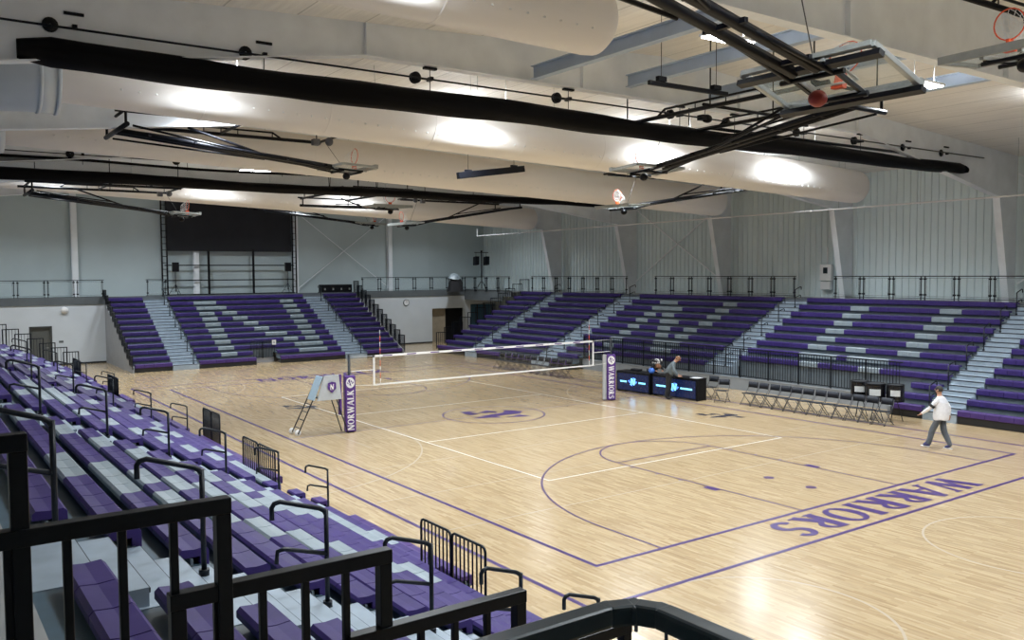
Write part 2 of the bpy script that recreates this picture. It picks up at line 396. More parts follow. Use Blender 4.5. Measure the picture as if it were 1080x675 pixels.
# decks
b = MB(); b.box((XU, YN, 3.45), (XW-.0, YW, DECK_F)); b.box((XW, 18.55, 3.45), (XR, YW, DECK_F)); b.box((XW, 17.4, 3.45), (-23.2, 18.55, DECK_F))
struct(b.build('floor_mezzanine', M_concrete))
b = MB(); b.box((XW, YN, 3.42), (XW+.05, 17.4, DECK_F+.1)); b.box((XW+.05, 17.35, 3.42), (-23.2, 17.4, DECK_F+.1)); b.box((-23.2, 18.5, 3.5), (XR, 18.55, DECK_F+.02))
b.box((XW+.1, 17.3, 3.1), (-24.2, 17.35, 3.45))
struct(b.build('trim_1', M_fascia))
b = MB(); b.box((-21.5, YN, 3.0), (XR, -16.75, DECK_N)); struct(b.build('floor_near_deck', M_concrete))
b = MB(); b.box((XU, YN-.2, 0), (XR, YN, 10.9)); struct(b.build('wall_front', M_lowwall))
b = MB(); b.box((XR, YN, 0), (XR+.2, YW, 10.9)); struct(b.build('wall_right', M_lowwall))

# ------------------------------------------------------------ rigid frames (tapered columns and rafters)
FX = [8.44, 15.94, .94, -6.56, -14.06, -21.56, 23.44]
def frame(x, zb, label):
    t = thing('steel_frame', label, 'roof frame', (x, YW-.1, 0), 0, 'rigid steel frames')
    o = (-x, -(YW-.1), 0)
    def P(y, z): return (0, y-(YW-.1), z)
    web = MB(); yo = YW-.1
    inner = [(19.75, DECK_F), (18.75, 8.05), (17.3, 8.15), (9.0, zb)]
    polyc = [P(yo, DECK_F), P(19.75, DECK_F), P(18.75, 8.05), P(18.3, 8.1), P(18.3, roofz(18.3)), P(yo, roofz(yo))]
    web.prism([(p[0]-.01, p[1], p[2]) for p in polyc], (.02, 0, 0))
    pr = [P(18.3, 8.1), P(9.0, zb), P(0, zb), P(-9, zb), P(-18.3, 8.3), P(-20.9, 8.1), P(-20.9, roofz(20.9)), P(0, roofz(0)), P(18.3, roofz(18.3))]
    web.prism([(p[0]-.01, p[1], p[2]) for p in pr], (.02, 0, 0))
    web.build('web', M_steel, t)
    fl_ = MB(); w = .28
    pts = [P(19.75, DECK_F), P(18.75, 8.05), P(18.3, 8.1), P(9.0, zb), P(-9, zb), P(-18.3, 8.3)]
    for a, c in zip(pts[:-1], pts[1:]): fl_.bar(a, c, w, .025)
    fl_.build('flange', M_steel, t)
    for y in (9.0, 3, -3, -9): st = MB(); st.box((-.12, y-(YW-.1)-.01, zb), (.12, y-(YW-.1)+.01, roofz(y)-.02)); st.build('stiffener', M_steel, t)
    return t
labs = ['white roof frame directly above the long rolled curtain nearest the camera', 'deep white roof girder crossing the upper right corner', 'roof frame behind the first long duct', 'roof frame above the second, mesh curtain',
        'roof frame beyond the mesh curtain', 'last roof frame before the end wall', 'roof frame overhead at the camera side']
for x, l in zip(FX, labs): frame(x, 9.72 if x == 8.44 else 9.32, l)
# end wall columns with bracing
ec = []
for i, (y, l) in enumerate(((-8.7, 'pale end wall column left of the black screen'), (-1.7, 'end wall column seen through the rack under the screen'), (4.95, 'pale end wall column at the right edge of the black screen'), (12.15, 'pale end wall column right of the cross bracing'))):
    c = MB(); x0 = XU+.05
    c.box((x0+.3, y-.16, DECK_F), (x0+.33, y+.16, 10.3)); c.box((x0, y-.16, DECK_F), (x0+.03, y+.16, 10.3)); c.box((x0+.03, y-.012, DECK_F), (x0+.3, y+.012, 10.3))
    c.box((x0-.02, y-.2, DECK_F), (x0+.4, y+.2, DECK_F+.025))
    tag(c.build('wall_column', M_steel), l, 'column', 'end wall columns')
c = MB(); c.bar((XU+.2, 5.1, 4.1), (XU+.2, 12, 9.3), .045); c.bar((XU+.24, 12, 4.1), (XU+.24, 5.1, 9.3), .045)
for p in ((5.1, 4.1), (12, 9.3), (12, 4.1), (5.1, 9.3)): c.box((XU+.17, p[0]-.1, p[1]-.1), (XU+.27, p[0]+.1, p[1]+.1))
tag(c.build('cross_brace', M_steel), 'x-shaped rod bracing on the end wall right of the screen', 'brace')
for x0, x1, l in ((8.44, 15.94, 'diagonal brace on the ribbed wall at the far right'), (-14.06, -6.56, 'diagonal rods on the ribbed wall behind the ducts')):
    c = MB(); c.bar((x0+.2, 20.2, 9.0), (x1-.2, 20.2, 4.5), .06); c.bar((x0+.2, 20.26, 4.5), (x1-.2, 20.26, 9.0), .06)
    tag(c.build('wall_brace', M_steel), l, 'brace')
# purlins seen between the two right-hand frames, and shallow purlins elsewhere
for y, l in ((-4.6, 'blue-grey roof beam nearest the round duct end'), (-1.5, 'second blue-grey roof beam, above the short black pipe'), (1.6, 'third blue-grey roof beam, behind the nearest backboard'), (4.7, 'fourth blue-grey roof beam right of the nearest backboard')):
    c = MB(); z = roofz(y)-.95
    for x0, x1 in ((8.6, 15.8),):
        c.box((x0, y-.012, z), (x1, y+.012, z+.32)); c.box((x0, y-.1, z), (x1, y+.1, z+.018)); c.box((x0, y-.1, z+.302), (x1, y+.1, z+.32))
    tag(c.build('roof_beam', M_bsteel), l, 'roof beam', 'blue-grey roof beams')
# ------------------------------------------------------------ ducts
def duct(x, y0, y1, z0, z1, r, label):
    t = thing('air_duct', label, 'duct', (x, y0, z0), 0, 'round white ducts')
    t.rotation_euler = (math.atan2(z1-z0, y1-y0), 0, 0); L = math.hypot(y1-y0, z1-z0); cs = (y1-y0)/L; sn = (z1-z0)/L
    b = MB(); prof = [(r, 0), (r, L-.35), (r*.96, L-.15), (r*.8, L-.04), (.01, L)]
    b.lathe(prof, n=40, axis='y'); b.build('duct_tube', M_duct, t)
    y = 3.0
    while y < L-1:
        b = MB(); b.lathe([(r+.003, y-.025), (r+.012, y), (r+.003, y+.025)], n=40, axis='y'); b.build('seam_ring', M_duct, t); y += 3.0
    b = MB(); y = 1.2
    while y < L-.6:
        for a in (-.55, -2.59): b.lathe([(.030, 0), (.022, .035), (.001, .04)], (math.cos(a)*r*.995, y, math.sin(a)*r*.995-.01), 6, axis='x' if False else 'z')
        y += .36
    b.build('air_nozzles', M_white, t)['kind'] = 'stuff'
    y = 1.5
    while y < L:
        zr = roofz(y0+y*cs)-(z0+y*sn); b = MB(); b.tube([(0, y, r-.01), (0, y+sn*zr, max(r+.05, zr*cs))], .006, 4); b.build('hanger_rod', M_alu, t); y += 3.0
    return t
duct(4.7, -14.4, 15.0, 9.46, 8.50, .67, 'longest white duct just behind the nearest rolled curtain')
duct(-2.8, -14.7, 15.2, 9.46, 8.42, .67, 'white duct lower in view, second behind the nearest curtain')
duct(-17.8, -14.7, 15.2, 9.62, 8.42, .67, 'farthest white duct, seen below the mesh curtain')
duct(13.0, -19, -6.3, 9.95, 9.75, .62, 'short near white duct with rounded end at the top of the view')
# main duct along the near side with elbow into first duct
t = thing('main_duct', 'big pale metal duct elbow at the upper left edge', 'duct', (4.7, -15.9, 9.27))
b = MB(); pts = [(0, 1.5, 0), (0, 1.2, 0)]+[(-1.2+1.2*math.cos(a), 1.2-1.2*math.sin(a), 0) for a in [k*PI/2/6 for k in range(1, 7)]]+[(-24, 0, 0)]
b.tube(pts, .74, 36); b.build('duct_tube', M_main, t)
for k in (1.49, 1.15): b = MB(); b.lathe([(.74, k-.04), (.77, k-.03), (.77, k+.03), (.74, k+.04)], n=36, axis='y'); b.build('joint_ring', M_main, t)
for xx in (-1.3, -2.4, -3.6, -4.8, -6.0, -9, -12, -15, -18, -21): b = MB(); b.lathe([(.74, xx-.03), (.765, xx-.02), (.765, xx+.02), (.74, xx+.03)], (0, 0, 0), 36, axis='x'); b.build('joint_ring', M_main, t)
for xx in (-7.5, -22.5):
    b = MB(); b.lathe([(.68, 0), (.68, 1.15)], (xx, 0, 0), 32, axis='y'); b.lathe([(.69, .95), (.72, 1.0), (.72, 1.14), (.69, 1.18)], (xx, 0, 0), 32, axis='y'); b.build('branch_collar', M_main, t)

# ------------------------------------------------------------ high-bay lights
def light_label(i, j):
    return ''
rows = [(13.9, (-11.0, -3.8, 3.4, 10.6), 9.62), (6.35, (-11.5, -4.3, 2.8, 9.3), 9.52), (1.6, (-10.0, -2.4, 5.2, 12.7), 9.5), (-9.9, (-12.0, -5.1, 2.0, 9.7), 9.35), (-15.6, (-12.0, -4.8, 2.4), 9.85), (-24.5, (-12.0, -4.8, 2.4, 13.2), 9.85), (21.4, (-11.0, -3.8, 3.4, 10.6), 9.6)]  # last lamp over the end bleachers is added to light the far corner
rown = ['nearest bay', 'behind the nearest curtain', 'behind the longest duct', 'past the mesh curtain', 'over the left court', 'unseen row over the end bleachers', 'above the camera side']
coln = ['first', 'second', 'third', 'last']
lamp0 = None
for (x, ys, z), rn in zip(rows, rown):
    for y, cn in zip(ys, coln):
        lab = 'long white high-bay light, %s from the near side, %s' % (cn, rn)
        if lamp0 is None:
            t = lamp0 = thing('ceiling_light', lab, 'light', (x, y, z), 0, 'high-bay ceiling lights')
            b = MB(); b.box((-.2, -.62, .02), (.2, .62, .07)); b.box((-.08, -.5, .07), (.08, .5, .12)); b.build('housing', M_white, t)
            b = MB(); b.box((-.17, -.58, 0.0), (.17, .58, .02)); b.build('diffuser', M_lens, t)
            b = MB(); b.tube([(0, -.45, .1), (0, -.45, .95)], .008, 5); b.tube([(0, .45, .1), (0, .45, .95)], .008, 5); b.build('hanger_rod', M_alu, t)
            ld = bpy.data.lights.new('lamp_light', 'AREA'); ld.shape = 'RECTANGLE'; ld.size = .34; ld.size_y = 1.16; ld.energy = LAMP_W; ld.color = (.86, .94, 1.0); ld.spread = 2.5
            lo = bpy.data.objects.new('lamp_light', ld); COL.objects.link(lo); lo.parent = t; lo.location = (0, 0, -.015)
            ud = bpy.data.lights.new('lamp_uplight', 'AREA'); ud.shape = 'RECTANGLE'; ud.size = .1; ud.size_y = 1.0; ud.energy = LAMP_W*.10; ud.color = (.90, .95, 1.0)
            uo = bpy.data.objects.new('lamp_uplight', ud); COL.objects.link(uo); uo.parent = t; uo.location = (0, 0, .14); uo.rotation_euler = (PI, 0, 0)
        else: t = dup(lamp0, (x, y, z), 0, lab)

# ------------------------------------------------------------ BLEACHERS
# local frame of a bank: s runs along the rows, d runs back from the front edge, z up.  T maps (s,d,z) to the world.
def bench(name, T, s0, s1, d, ztop, greys, mats, parent, depth=.26, hgt=.2, grow=False):
    b = MB(); mod = .457; n = max(1, round((s1-s0)/mod)); w = (s1-s0)/n; g = .006
    for k in range(n):
        a, c = s0+k*w+g, s0+(k+1)*w-g; mid = (a+c)/2
        mi = 1 if any(p <= mid <= q for p, q in greys) else 0
        r = .025
        prof = [(d+.02, ztop-hgt), (d, ztop-hgt+.02), (d, ztop-r), (d+r, ztop), (d+depth*.5, ztop-.008), (d+depth-r, ztop), (d+depth, ztop-r), (d+depth, ztop-.07), (d+.07, ztop-.07), (d+.07, ztop-hgt)]
        A = [T(a, q[0], q[1]) for q in prof]; B = [T(c, q[0], q[1]) for q in prof]; m = len(prof)
        b.add(A+B, [tuple(range(m)), tuple(reversed(range(m, 2*m)))]+[(i, i+m, (i+1) % m+m, (i+1) % m) for i in range(m)], mi)
    return b.build(name, mats, parent)
def tbox(b, T, s0, d0, z0, s1, d1, z1, mi=0):
    c = [T(s, d, z) for z in (z0, z1) for s, d in ((s0, d0), (s1, d0), (s1, d1), (s0, d1))]
    b.add(c, [(0, 3, 2, 1), (4, 5, 6, 7), (0, 1, 5, 4), (1, 2, 6, 5), (2, 3, 7, 6), (3, 0, 4, 7)], mi)
def section(T, s0, s1, n, p, r, z0, label, group, patt={}, cut={}, hgt=.2, lead=None):
    t = thing('bleacher_section', label, 'bleachers', T((s0+s1)/2, 0, 0), 0, group); org = Vector(T((s0+s1)/2, 0, 0))
    TL = lambda s, d, z: tuple(Vector(T(s, d, z))-org)
    fr = MB(); dk = MB()
    for i in range(n):
        d = i*p; zt = z0+i*r; segs = [(s0, s1)]
        if i in cut:
            a, c = cut[i]; segs = [(u, v) for u, v in ((s0, a), (c, s1)) if v-u > .3]
        for (u, v) in segs:
            bench('bench_row', TL, u+.01, v-.01, d, zt, patt.get(i, ()), [M_purple if i else M_purple_front, M_greyseat], t, hgt=hgt, depth=.26 if hgt > .18 else .235)
            tbox(dk, TL, u, d+.05, zt-.17, v, d+p+.06, zt-.135)
            tbox(fr, TL, u, d+.13, max(0, zt-.13-r-.01), v, d+.15, zt-.08)
            if i == 0: tbox(dk, TL, u, .06, .01, v, .1, z0-hgt, 1)
            k = u+.4
            while k < v: tbox(dk, TL, k-.03, d+.16, zt-.30, k+.03, d+p, zt-.17, 1); k += 1.83
    if cut and max(cut) >= 0:
        nc = max(cut)+1; a, c = cut[max(cut)]; a = max(a, s0); c = min(c, s1); cp = MB(); tbox(cp, TL, a, nc*p+.10, 0, c, nc*p+.13, z0+nc*r-hgt)
        for k in range(1, int((c-a)/.9)): tbox(cp, TL, a+k*.9-.01, nc*p+.095, 0.02, a+k*.9+.01, nc*p+.10, z0+nc*r-hgt, 1)
        cp.build('cutout_panel', [M_riser, M_dark], t)
    dk.build('deck_boards', [M_deck, M_kick], t); fr.build('risers', M_riser, t)
    return t
def aisle(T, s0, s1, n, p, r, z0, label, group, rail_s=None, loop=True, first=0):
    t = thing('aisle_stairs', label, 'stairs', T((s0+s1)/2, 0, 0), 0, group); org = Vector(T((s0+s1)/2, 0, 0))
    TL = lambda s, d, z: tuple(Vector(T(s, d, z))-org)
    b = MB()
    for i in range(first, n):
        d = i*p; zd = z0+i*r-.135
        tbox(b, TL, s0+.02, d+.02, max(0, zd-r-.02) if i > first else 0, s1-.02, d+p+.03, zd)
        tbox(b, TL, s0+.02, d+.012, zd-.035, s1-.02, d+.02, zd-.004, 1)
        zm = zd-r/2
        if zm > .06 and i > first:
            tbox(b, TL, s0+.05, d-.26, max(0, zm-r*.6), s1-.05, d+.02, zm)
            tbox(b, TL, s0+.05, d-.268, zm-.035, s1-.05, d-.26, zm-.004, 1)
    b.build('steps', [M_step, M_nose], t)
    if rail_s is not None:
        i = first
        while i < n:
            h = MB(); d = i*p+.12; zd = z0+i*r-.135; R = .021; H = .84; q = .40
            def loopp(zt_):
                return [TL(rail_s, d, zt_-.03), TL(rail_s, d+.02, zt_+.005), TL(rail_s, d+.06, zt_+.03), TL(rail_s, d+q, zt_+.14), TL(rail_s, d+q+.05, zt_+.13), TL(rail_s, d+q+.07, zt_+.10), TL(rail_s, d+q+.07, zt_)]
            h.tube([TL(rail_s, d, zd), TL(rail_s, d, zd+H)], R, 8)
            h.tube(loopp(zd+H-.01), R, 8)
            h.tube([TL(rail_s, d, zd+H-.38), TL(rail_s, d+q-.03, zd+H-.27), TL(rail_s, d+q+.03, zd+H-.28), TL(rail_s, d+q+.04, zd+H-.38)], R*.9, 8)
            h.tube([TL(rail_s, d, zd), TL(rail_s, d, zd+.05)], R*2, 8)
            h.build('handrail', M_rail, t); i += 2
    return t
def end_guard(T, s, n, p, r, z0, label, group, H=1.0, mesh=False, start=0, w=.045, sign=1):
    """stepped guard panels along the open end of a bank"""
    t = thing('end_guard_rail', label, 'railing', T(s, start*p, 0), 0, group); org = Vector(T(s, start*p, 0))
    TL = lambda a, d, z: tuple(Vector(T(a, d, z))-org)
    for i in range(start, n):
        d0, d1 = i*p-.06, (i+1)*p+.10; zd = z0+i*r-.135; zt = zd+H; zb = zd+.06
        g = MB()
        g.bar(TL(s, d0, zd-.1), TL(s, d0, zt), w, w); g.bar(TL(s, d1, zd+.1), TL(s, d1, zt), w, w)
        g.bar(TL(s, d0-w/2, zt), TL(s, d1+w/2, zt), w, w); g.bar(TL(s, d0, zb), TL(s, d1, zb), w*.8, w*.8)
        if not mesh:
            m = 5
            for k in range(1, m): g.bar(TL(s, d0+(d1-d0)*k/m, zb), TL(s, d0+(d1-d0)*k/m, zt), .02, .02)
        else:
            for k in range(1, 12): g.bar(TL(s, d0+(d1-d0)*k/12, zb), TL(s, d0+(d1-d0)*k/12, zt), .011, .011)
            for k in range(1, 18): g.bar(TL(s, d0, zb+(zt-zb)*k/18), TL(s, d1, zb+(zt-zb)*k/18), .011, .011)
        g.build('guard_panel', M_rail, t)
    return t
# far bank (faces the court from the far side)
FY, FZ, FP, FR, FN = 11.0, .45, .61, .305, 12
TF = lambda s, d, z: (s, FY+d, z)
WPAT = {10: [(2.9, 3.8), (7, 7.9)], 9: [(2.9, 3.8), (7, 7.9)], 8: [(2.9, 3.8), (7, 7.9)], 7: [(2.9, 3.8), (7, 7.9)], 6: [(2.9, 3.8), (7, 7.9)], 5: [(2.9, 3.8), (5.1, 5.6), (7, 7.9)], 4: [(3.3, 5.1), (5.5, 7.3)], 3: [(3.7, 4.6), (6, 6.9)]}
NPAT = {10: [(-8.5, -7.1), (-4.35, -3.4)], 9: [(-8.5, -6.6), (-4.35, -3.4)], 8: [(-8.5, -7.6), (-7.2, -6.2), (-4.35, -3.4)], 7: [(-8.5, -7.6), (-6.7, -5.7), (-4.35, -3.4)], 6: [(-8.5, -7.6), (-6.3, -5.3), (-4.4, -3.5)],
        5: [(-8.6, -7.6), (-5.85, -4.9), (-4.4, -3.5)], 4: [(-8.6, -7.6), (-5.3, -3.5)], 3: [(-8.6, -7.8), (-4.9, -3.6)]}
GF = 'bleacher sections along the far side'
section(TF, -22.6, -19.3, 12, FP, FR, FZ, 'plain purple bleacher section at the far left corner by the lobby', GF)
section(TF, -18.0, -12.5, 12, FP, FR, FZ, 'plain purple far side bleacher section between two aisles left of centre', GF, cut={0: (-15.6, -15.0)})
section(TF, -10.9, -1.0, 12, FP, FR, FZ, 'far side bleacher section with a grey letter N in its seats', GF, NPAT, {0: (-9.2, -.9), 1: (-9.2, -.9)})
section(TF, .4, 9.8, 12, FP, FR, FZ, 'far side bleacher section with a grey letter W in its seats', GF, WPAT, {0: (.3, 8.7), 1: (.3, 8.7), 2: (.3, 8.7)})
section(TF, 11.0, 19.5, 12, FP, FR, FZ, 'purple bleacher section at the right edge of the picture', GF, {i: [(15, 16)] for i in range(3, 11)})
GA = 'aisle stairs of the far bleachers'
aisle(TF, -19.3, -18.0, 12, FP, FR, FZ, 'leftmost pale aisle stairs of the far bleachers', GA, -18.2)
aisle(TF, -12.5, -10.9, 12, FP, FR, FZ, 'pale aisle stairs left of the grey letter N on the far side', GA, -11.2)
aisle(TF, -1.0, .4, 12, FP, FR, FZ, 'pale aisle stairs between the letters N and W on the far side', GA, .1, first=2)
aisle(TF, 9.8, 11.0, 12, FP, FR, FZ, 'pale aisle stairs behind the walking man in white', GA, 10.0)
end_guard(TF, -22.58, 12, FP, FR, FZ, 'stepped black end railing of the far bleachers by the lobby opening', None, .95)
# left (end) bank faces +x
TLb = lambda s, d, z: (-22.3-d, s, z)
LPAT = {10: [(-2.7, -1.3), (2.5, 3.45)], 9: [(-2.7, -.8), (2.5, 3.45)], 8: [(-2.7, -1.8), (-1.3, -.3), (2.5, 3.45)], 7: [(-2.7, -1.8), (-.85, .1), (2.5, 3.45)], 6: [(-2.7, -1.8), (-.4, .55), (2.5, 3.45)],
        5: [(-2.7, -1.8), (.1, 1.05), (2.5, 3.45)], 4: [(-2.7, -1.8), (.6, 1.55), (2.5, 3.45)], 3: [(-2.7, -1.8), (1.15, 2.1), (2.5, 3.45)], 2: [(-2.7, -1.8), (1.6, 3.45)], 1: [(-2.7, -1.8), (2.0, 3.45)]}
LR = .305
GL = 'bleacher sections at the end wall'
SL1 = section(TLb, -7.4, -5.5, 12, .59, LR, .42, 'narrow purple section at the left end of the end wall bleachers', GL)
section(TLb, -4.1, 4.45, 12, .59, LR, .42, 'wide end wall bleacher section with grey letter N below the black screen', GL, LPAT, {0: (-.95, .45), 1: (-.95, .45)})
SL3 = section(TLb, 5.9, 8.3, 12, .59, LR, .42, 'narrow purple section at the right end of the end wall bleachers', GL)
aisle(TLb, -5.5, -4.1, 12, .59, LR, .42, 'white aisle stairs left of the grey N under the screen', 'aisle stairs of the end bleachers', -4.4)
aisle(TLb, 4.45, 5.9, 12, .59, LR, .42, 'white aisle stairs right of the grey N under the screen', 'aisle stairs of the end bleachers', 5.5)
end_guard(TLb, 8.42, 12, .59, LR, .42, 'stepped mesh end panels at the right end of the end wall bleachers', None, .95, True)
end_guard(TLb, -7.52, 12, .59, LR, .42, 'black stepped guard along the left edge of the end wall bleachers', None, .6, True)
def end_panel(y, dy, parent, side):
    b = MB(); o = parent.location; b.prism([(x-o.x, y-o.y, z) for x, z in ((-22.25, 0), (-29.25, 0), (-29.25, 3.45), (-22.25, .3))], (0, dy, 0)); b.build('end_panel', M_endpanel, parent)
end_panel(-7.45, -.05, SL1, 0); end_panel(8.35, .05, SL3, 0)
def picket_gate(x0, x1, y, z0, z1, axis, label, group=None, n=8, base=True):
    a = Vector((x0, y, 0)) if axis == 'x' else Vector((y, x0, 0)); t = thing('rail_gate', label, 'railing', (a.x, a.y, z0), 0, group)
    L = x1-x0; H = z1-z0
    P = (lambda u, z: (u, 0, z)) if axis == 'x' else (lambda u, z: (0, u, z))
    gp = .04
    for a0, a1 in ((0, L/2-gp/2), (L/2+gp/2, L)):
        b = MB(); r = .07
        b.tube([P(a0, 0), P(a0, H-r), P(a0+r*.3, H-r*.3), P(a0+r, H), P(a1-r, H), P(a1-r*.3, H-r*.3), P(a1, H-r), P(a1, 0)], .019, 8)
        b.tube([P(a0, .05), P(a1, .05)], .015, 6)
        for k in range(1, n): b.tube([P(a0+(a1-a0)*k/n, .05), P(a0+(a1-a0)*k/n, H-.005)], .0135, 6)
        b.build('picket_panel', M_rail, t)
    return t
picket_gate(-.95, .45, -23.35, .25, 1.25, 'y', 'small picket rail with a white paper sign in the cut-out of the end bleachers')
b = MB(); b.box((-23.30, -.05+.35, 1.0), (-23.31, .19+.35, 1.28)); b.box((-23.299, .05+.35, 1.08), (-23.3, .09+.35, 1.2), 1)
tag(b.build('paper_sign', [M_white, M_dark]), 'small white paper sign on the rail of the end wall bleachers', 'sign')
b = MB(); b.box((-23.5, -.95, 0), (-23.45, .45, .28)); tag(b.build('kick_panel', M_endpanel), 'grey panel low in the cut-out of the end wall bleachers', 'panel')
# near bank (faces the court, towards +y)
NY, NZ, NP, NR, NN = -10.2, .42, .51, .245, 13
TN = lambda s, d, z: (s, NY-d, z)
S2 = {i: [(11.1, 12.0), (15.2, 16.15)] for i in range(3, 12)}
for i in range(4, 12): S2[i].append((12.05+(i-4)*.36, 13.0+(i-4)*.36))
S2[12] = []; S2[3] = [(10.9, 12.5), (15.2, 16.1)]; S2[2] = [(11.2, 13.4)]; S2[1] = [(12, 13)]
S1 = {i: [(6.2, 7.1), (1.1, 2.05)] for i in range(2, 9)}
S1[9] = [(2.1, 6.2)]; S1[8] = [(2.0, 5.1), (6.2, 7.1)]; S1[10] = [(6.1, 7.0)]; S1[4] += [(3.5, 5)]; S1[3] += [(3.0, 4.0)]; S1[2] = [(6, 8.6)]; S1[1] = [(3.2, 4.2)]
S0 = {i: [(-5.8, -4.9), (-9, -8.1)] for i in range(1, 12)}
GN = 'bleacher sections on the near side'
section(TN, 19.75, 22.8, 13, NP, NR, NZ, 'nearest purple bleacher rows behind the stepped black rails at bottom', GN, hgt=.17)
section(TN, 10.2, 18.35, 13, NP, NR, NZ, 'near side bleacher section with grey modules, left of the closest aisle', GN, S2, {0: (14.4, 16.4), 1: (14.4, 16.4)}, hgt=.17)
section(TN, -.3, 8.95, 13, NP, NR, NZ, 'near side bleacher section with two long grey rows, second from the camera', GN, S1, {0: (6.3, 8.5), 1: (6.3, 8.5)}, hgt=.17)
section(TN, -11.0, -1.5, 13, NP, NR, NZ, 'third near side bleacher section with scattered grey modules', GN, S0, {0: (-8.9, -6.9), 1: (-8.9, -6.9)}, hgt=.17)
section(TN, -21.5, -12.2, 13, NP, NR, NZ, 'farthest near side bleacher section by the brown door', GN, {i: [(-15, -14), (-19, -18.1)] for i in range(1, 12)}, {0: (-16.5, -14.5), 1: (-16.5, -14.5)}, hgt=.17)
GNA = 'aisle stairs of the near bleachers'
aisle(TN, 18.35, 19.75, 13, NP, NR, NZ, 'closest aisle stairs with looped black handrails', GNA, 18.62)
aisle(TN, 8.95, 10.2, 13, NP, NR, NZ, 'second aisle stairs from the camera on the near side', GNA, 9.15)
aisle(TN, -1.5, -.3, 13, NP, NR, NZ, 'third aisle stairs from the camera on the near side', GNA, -1.3)
aisle(TN, -12.2, -11.0, 13, NP, NR, NZ, 'farthest aisle stairs on the near side', GNA, -12.0)
end_guard(TN, -21.6, 13, NP, NR, NZ, 'stepped black guard rails at the far end of the near bleachers', None, 1.05)
for x0, x1, l in ((14.45, 16.15, 'black double picket gate closest to the camera at the court edge'), (6.4, 8.4, 'black double picket gate right of the second aisle'), (-.25, 1.35, 'dark double gate at the court edge, third from the camera'), (-8.8, -7.0, 'dark double gate at the court edge, fourth from the camera'), (-16.4, -14.6, 'farthest dark double gate at the near court edge')):
    picket_gate(x0, x1, NY-2*NP+.08 if x0 > 2 or x0 < -2 else NY+.06, .3 if x0 > 2 or x0 < -2 else .0, 1.48 if x0 > 2 or x0 < -2 else 1.2, 'x', l, 'double picket gates of the near bleachers')

# ------------------------------------------------------------ foreground guard rails (stepped, right end of near bank)
t = thing('stepped_guard_rail', 'stepped black square-tube guard rails crossing the bottom left foreground', 'railing', (22.95, -16.2, 3.0))
GX = 22.95
yps = [(-17.06, 4.665), (-16.56, 4.425), (-16.05, 4.175), (-15.52, 3.925), (-15.0, 3.68), (-14.48, 3.43), (-13.96, 3.18), (-13.44, 2.92)]
for k, (y1, zt) in enumerate(yps):
    b = MB(); y0 = y1-(.66 if k else 1.6); zt -= .0; w = .045; ox = Vector((22.95, -16.2, 3.0))
    q = lambda y, z, dx=0: tuple(Vector((GX+dx, y, z))-ox)
    zb = zt-1.0; dx = .006*(k % 2)
    b.bar(q(y0, zt, dx), q(y1+w/2, zt, dx), w, w); b.bar(q(y1, zt-w/2, dx), q(y1, zb-.1, dx), w-.003, w-.003); b.bar(q(y0+w/2, zt-w/2, dx), q(y0+w/2, zb-.05, dx), w-.003, w-.003)
    b.bar(q(y0, zb), q(y1, zb), .035, .035)
    m = 5 if k else 11
    for j in range(1, m): yy = y0+(y1-y0)*j/m; b.bar(q(yy, zt), q(yy, zb), .022, .022)
    b.build('guard_panel', M_rail, t, .003)
t = thing('corner_guard_rail', 'blue-black handrail corner at the bottom right foreground', 'railing', (24.5, -16.42, 3.3))
b = MB(); w = .05
pts = [(0, -1.3, 1.29), (0, -.06, 1.29), (.015, -.02, 1.29), (.05, 0, 1.29), (1.6, .02, 1.29)]
for a, c in zip(pts[:-1], pts[1:]): b.bar(a, c, .036, .03)
for p in pts[1:-1]: b.box((p[0]-.0175, p[1]-.0175, 1.2755), (p[0]+.0175, p[1]+.0175, 1.3045))
b.build('top_rail', M_blue_rail, t, .006)
for x, y in ((0, -.14), (.13, .0), (0, -1.2), (1.5, .02)):
    b = MB(); b.bar((x, y, 0), (x, y, 1.275), .032); b.build('post', M_blue_rail, t)
b = MB(); b.bar((0, -1.3, 1.17), (0, -.1, 1.17), .02, .03); b.bar((.1, 0, 1.17), (1.6, .02, 1.17), .02, .03); b.bar((0, -1.3, .1), (0, -.1, .1), .03); b.bar((.1, 0, .1), (1.6, .02, .1), .03)
k = -1.15
while k < -.2: b.bar((0, k, .1), (0, k, 1.17), .018); k += .11
k = .25
while k < 1.5: b.bar((k, 0, .1), (k, 0, 1.17), .018); k += .11
b.build('pickets', M_blue_rail, t)

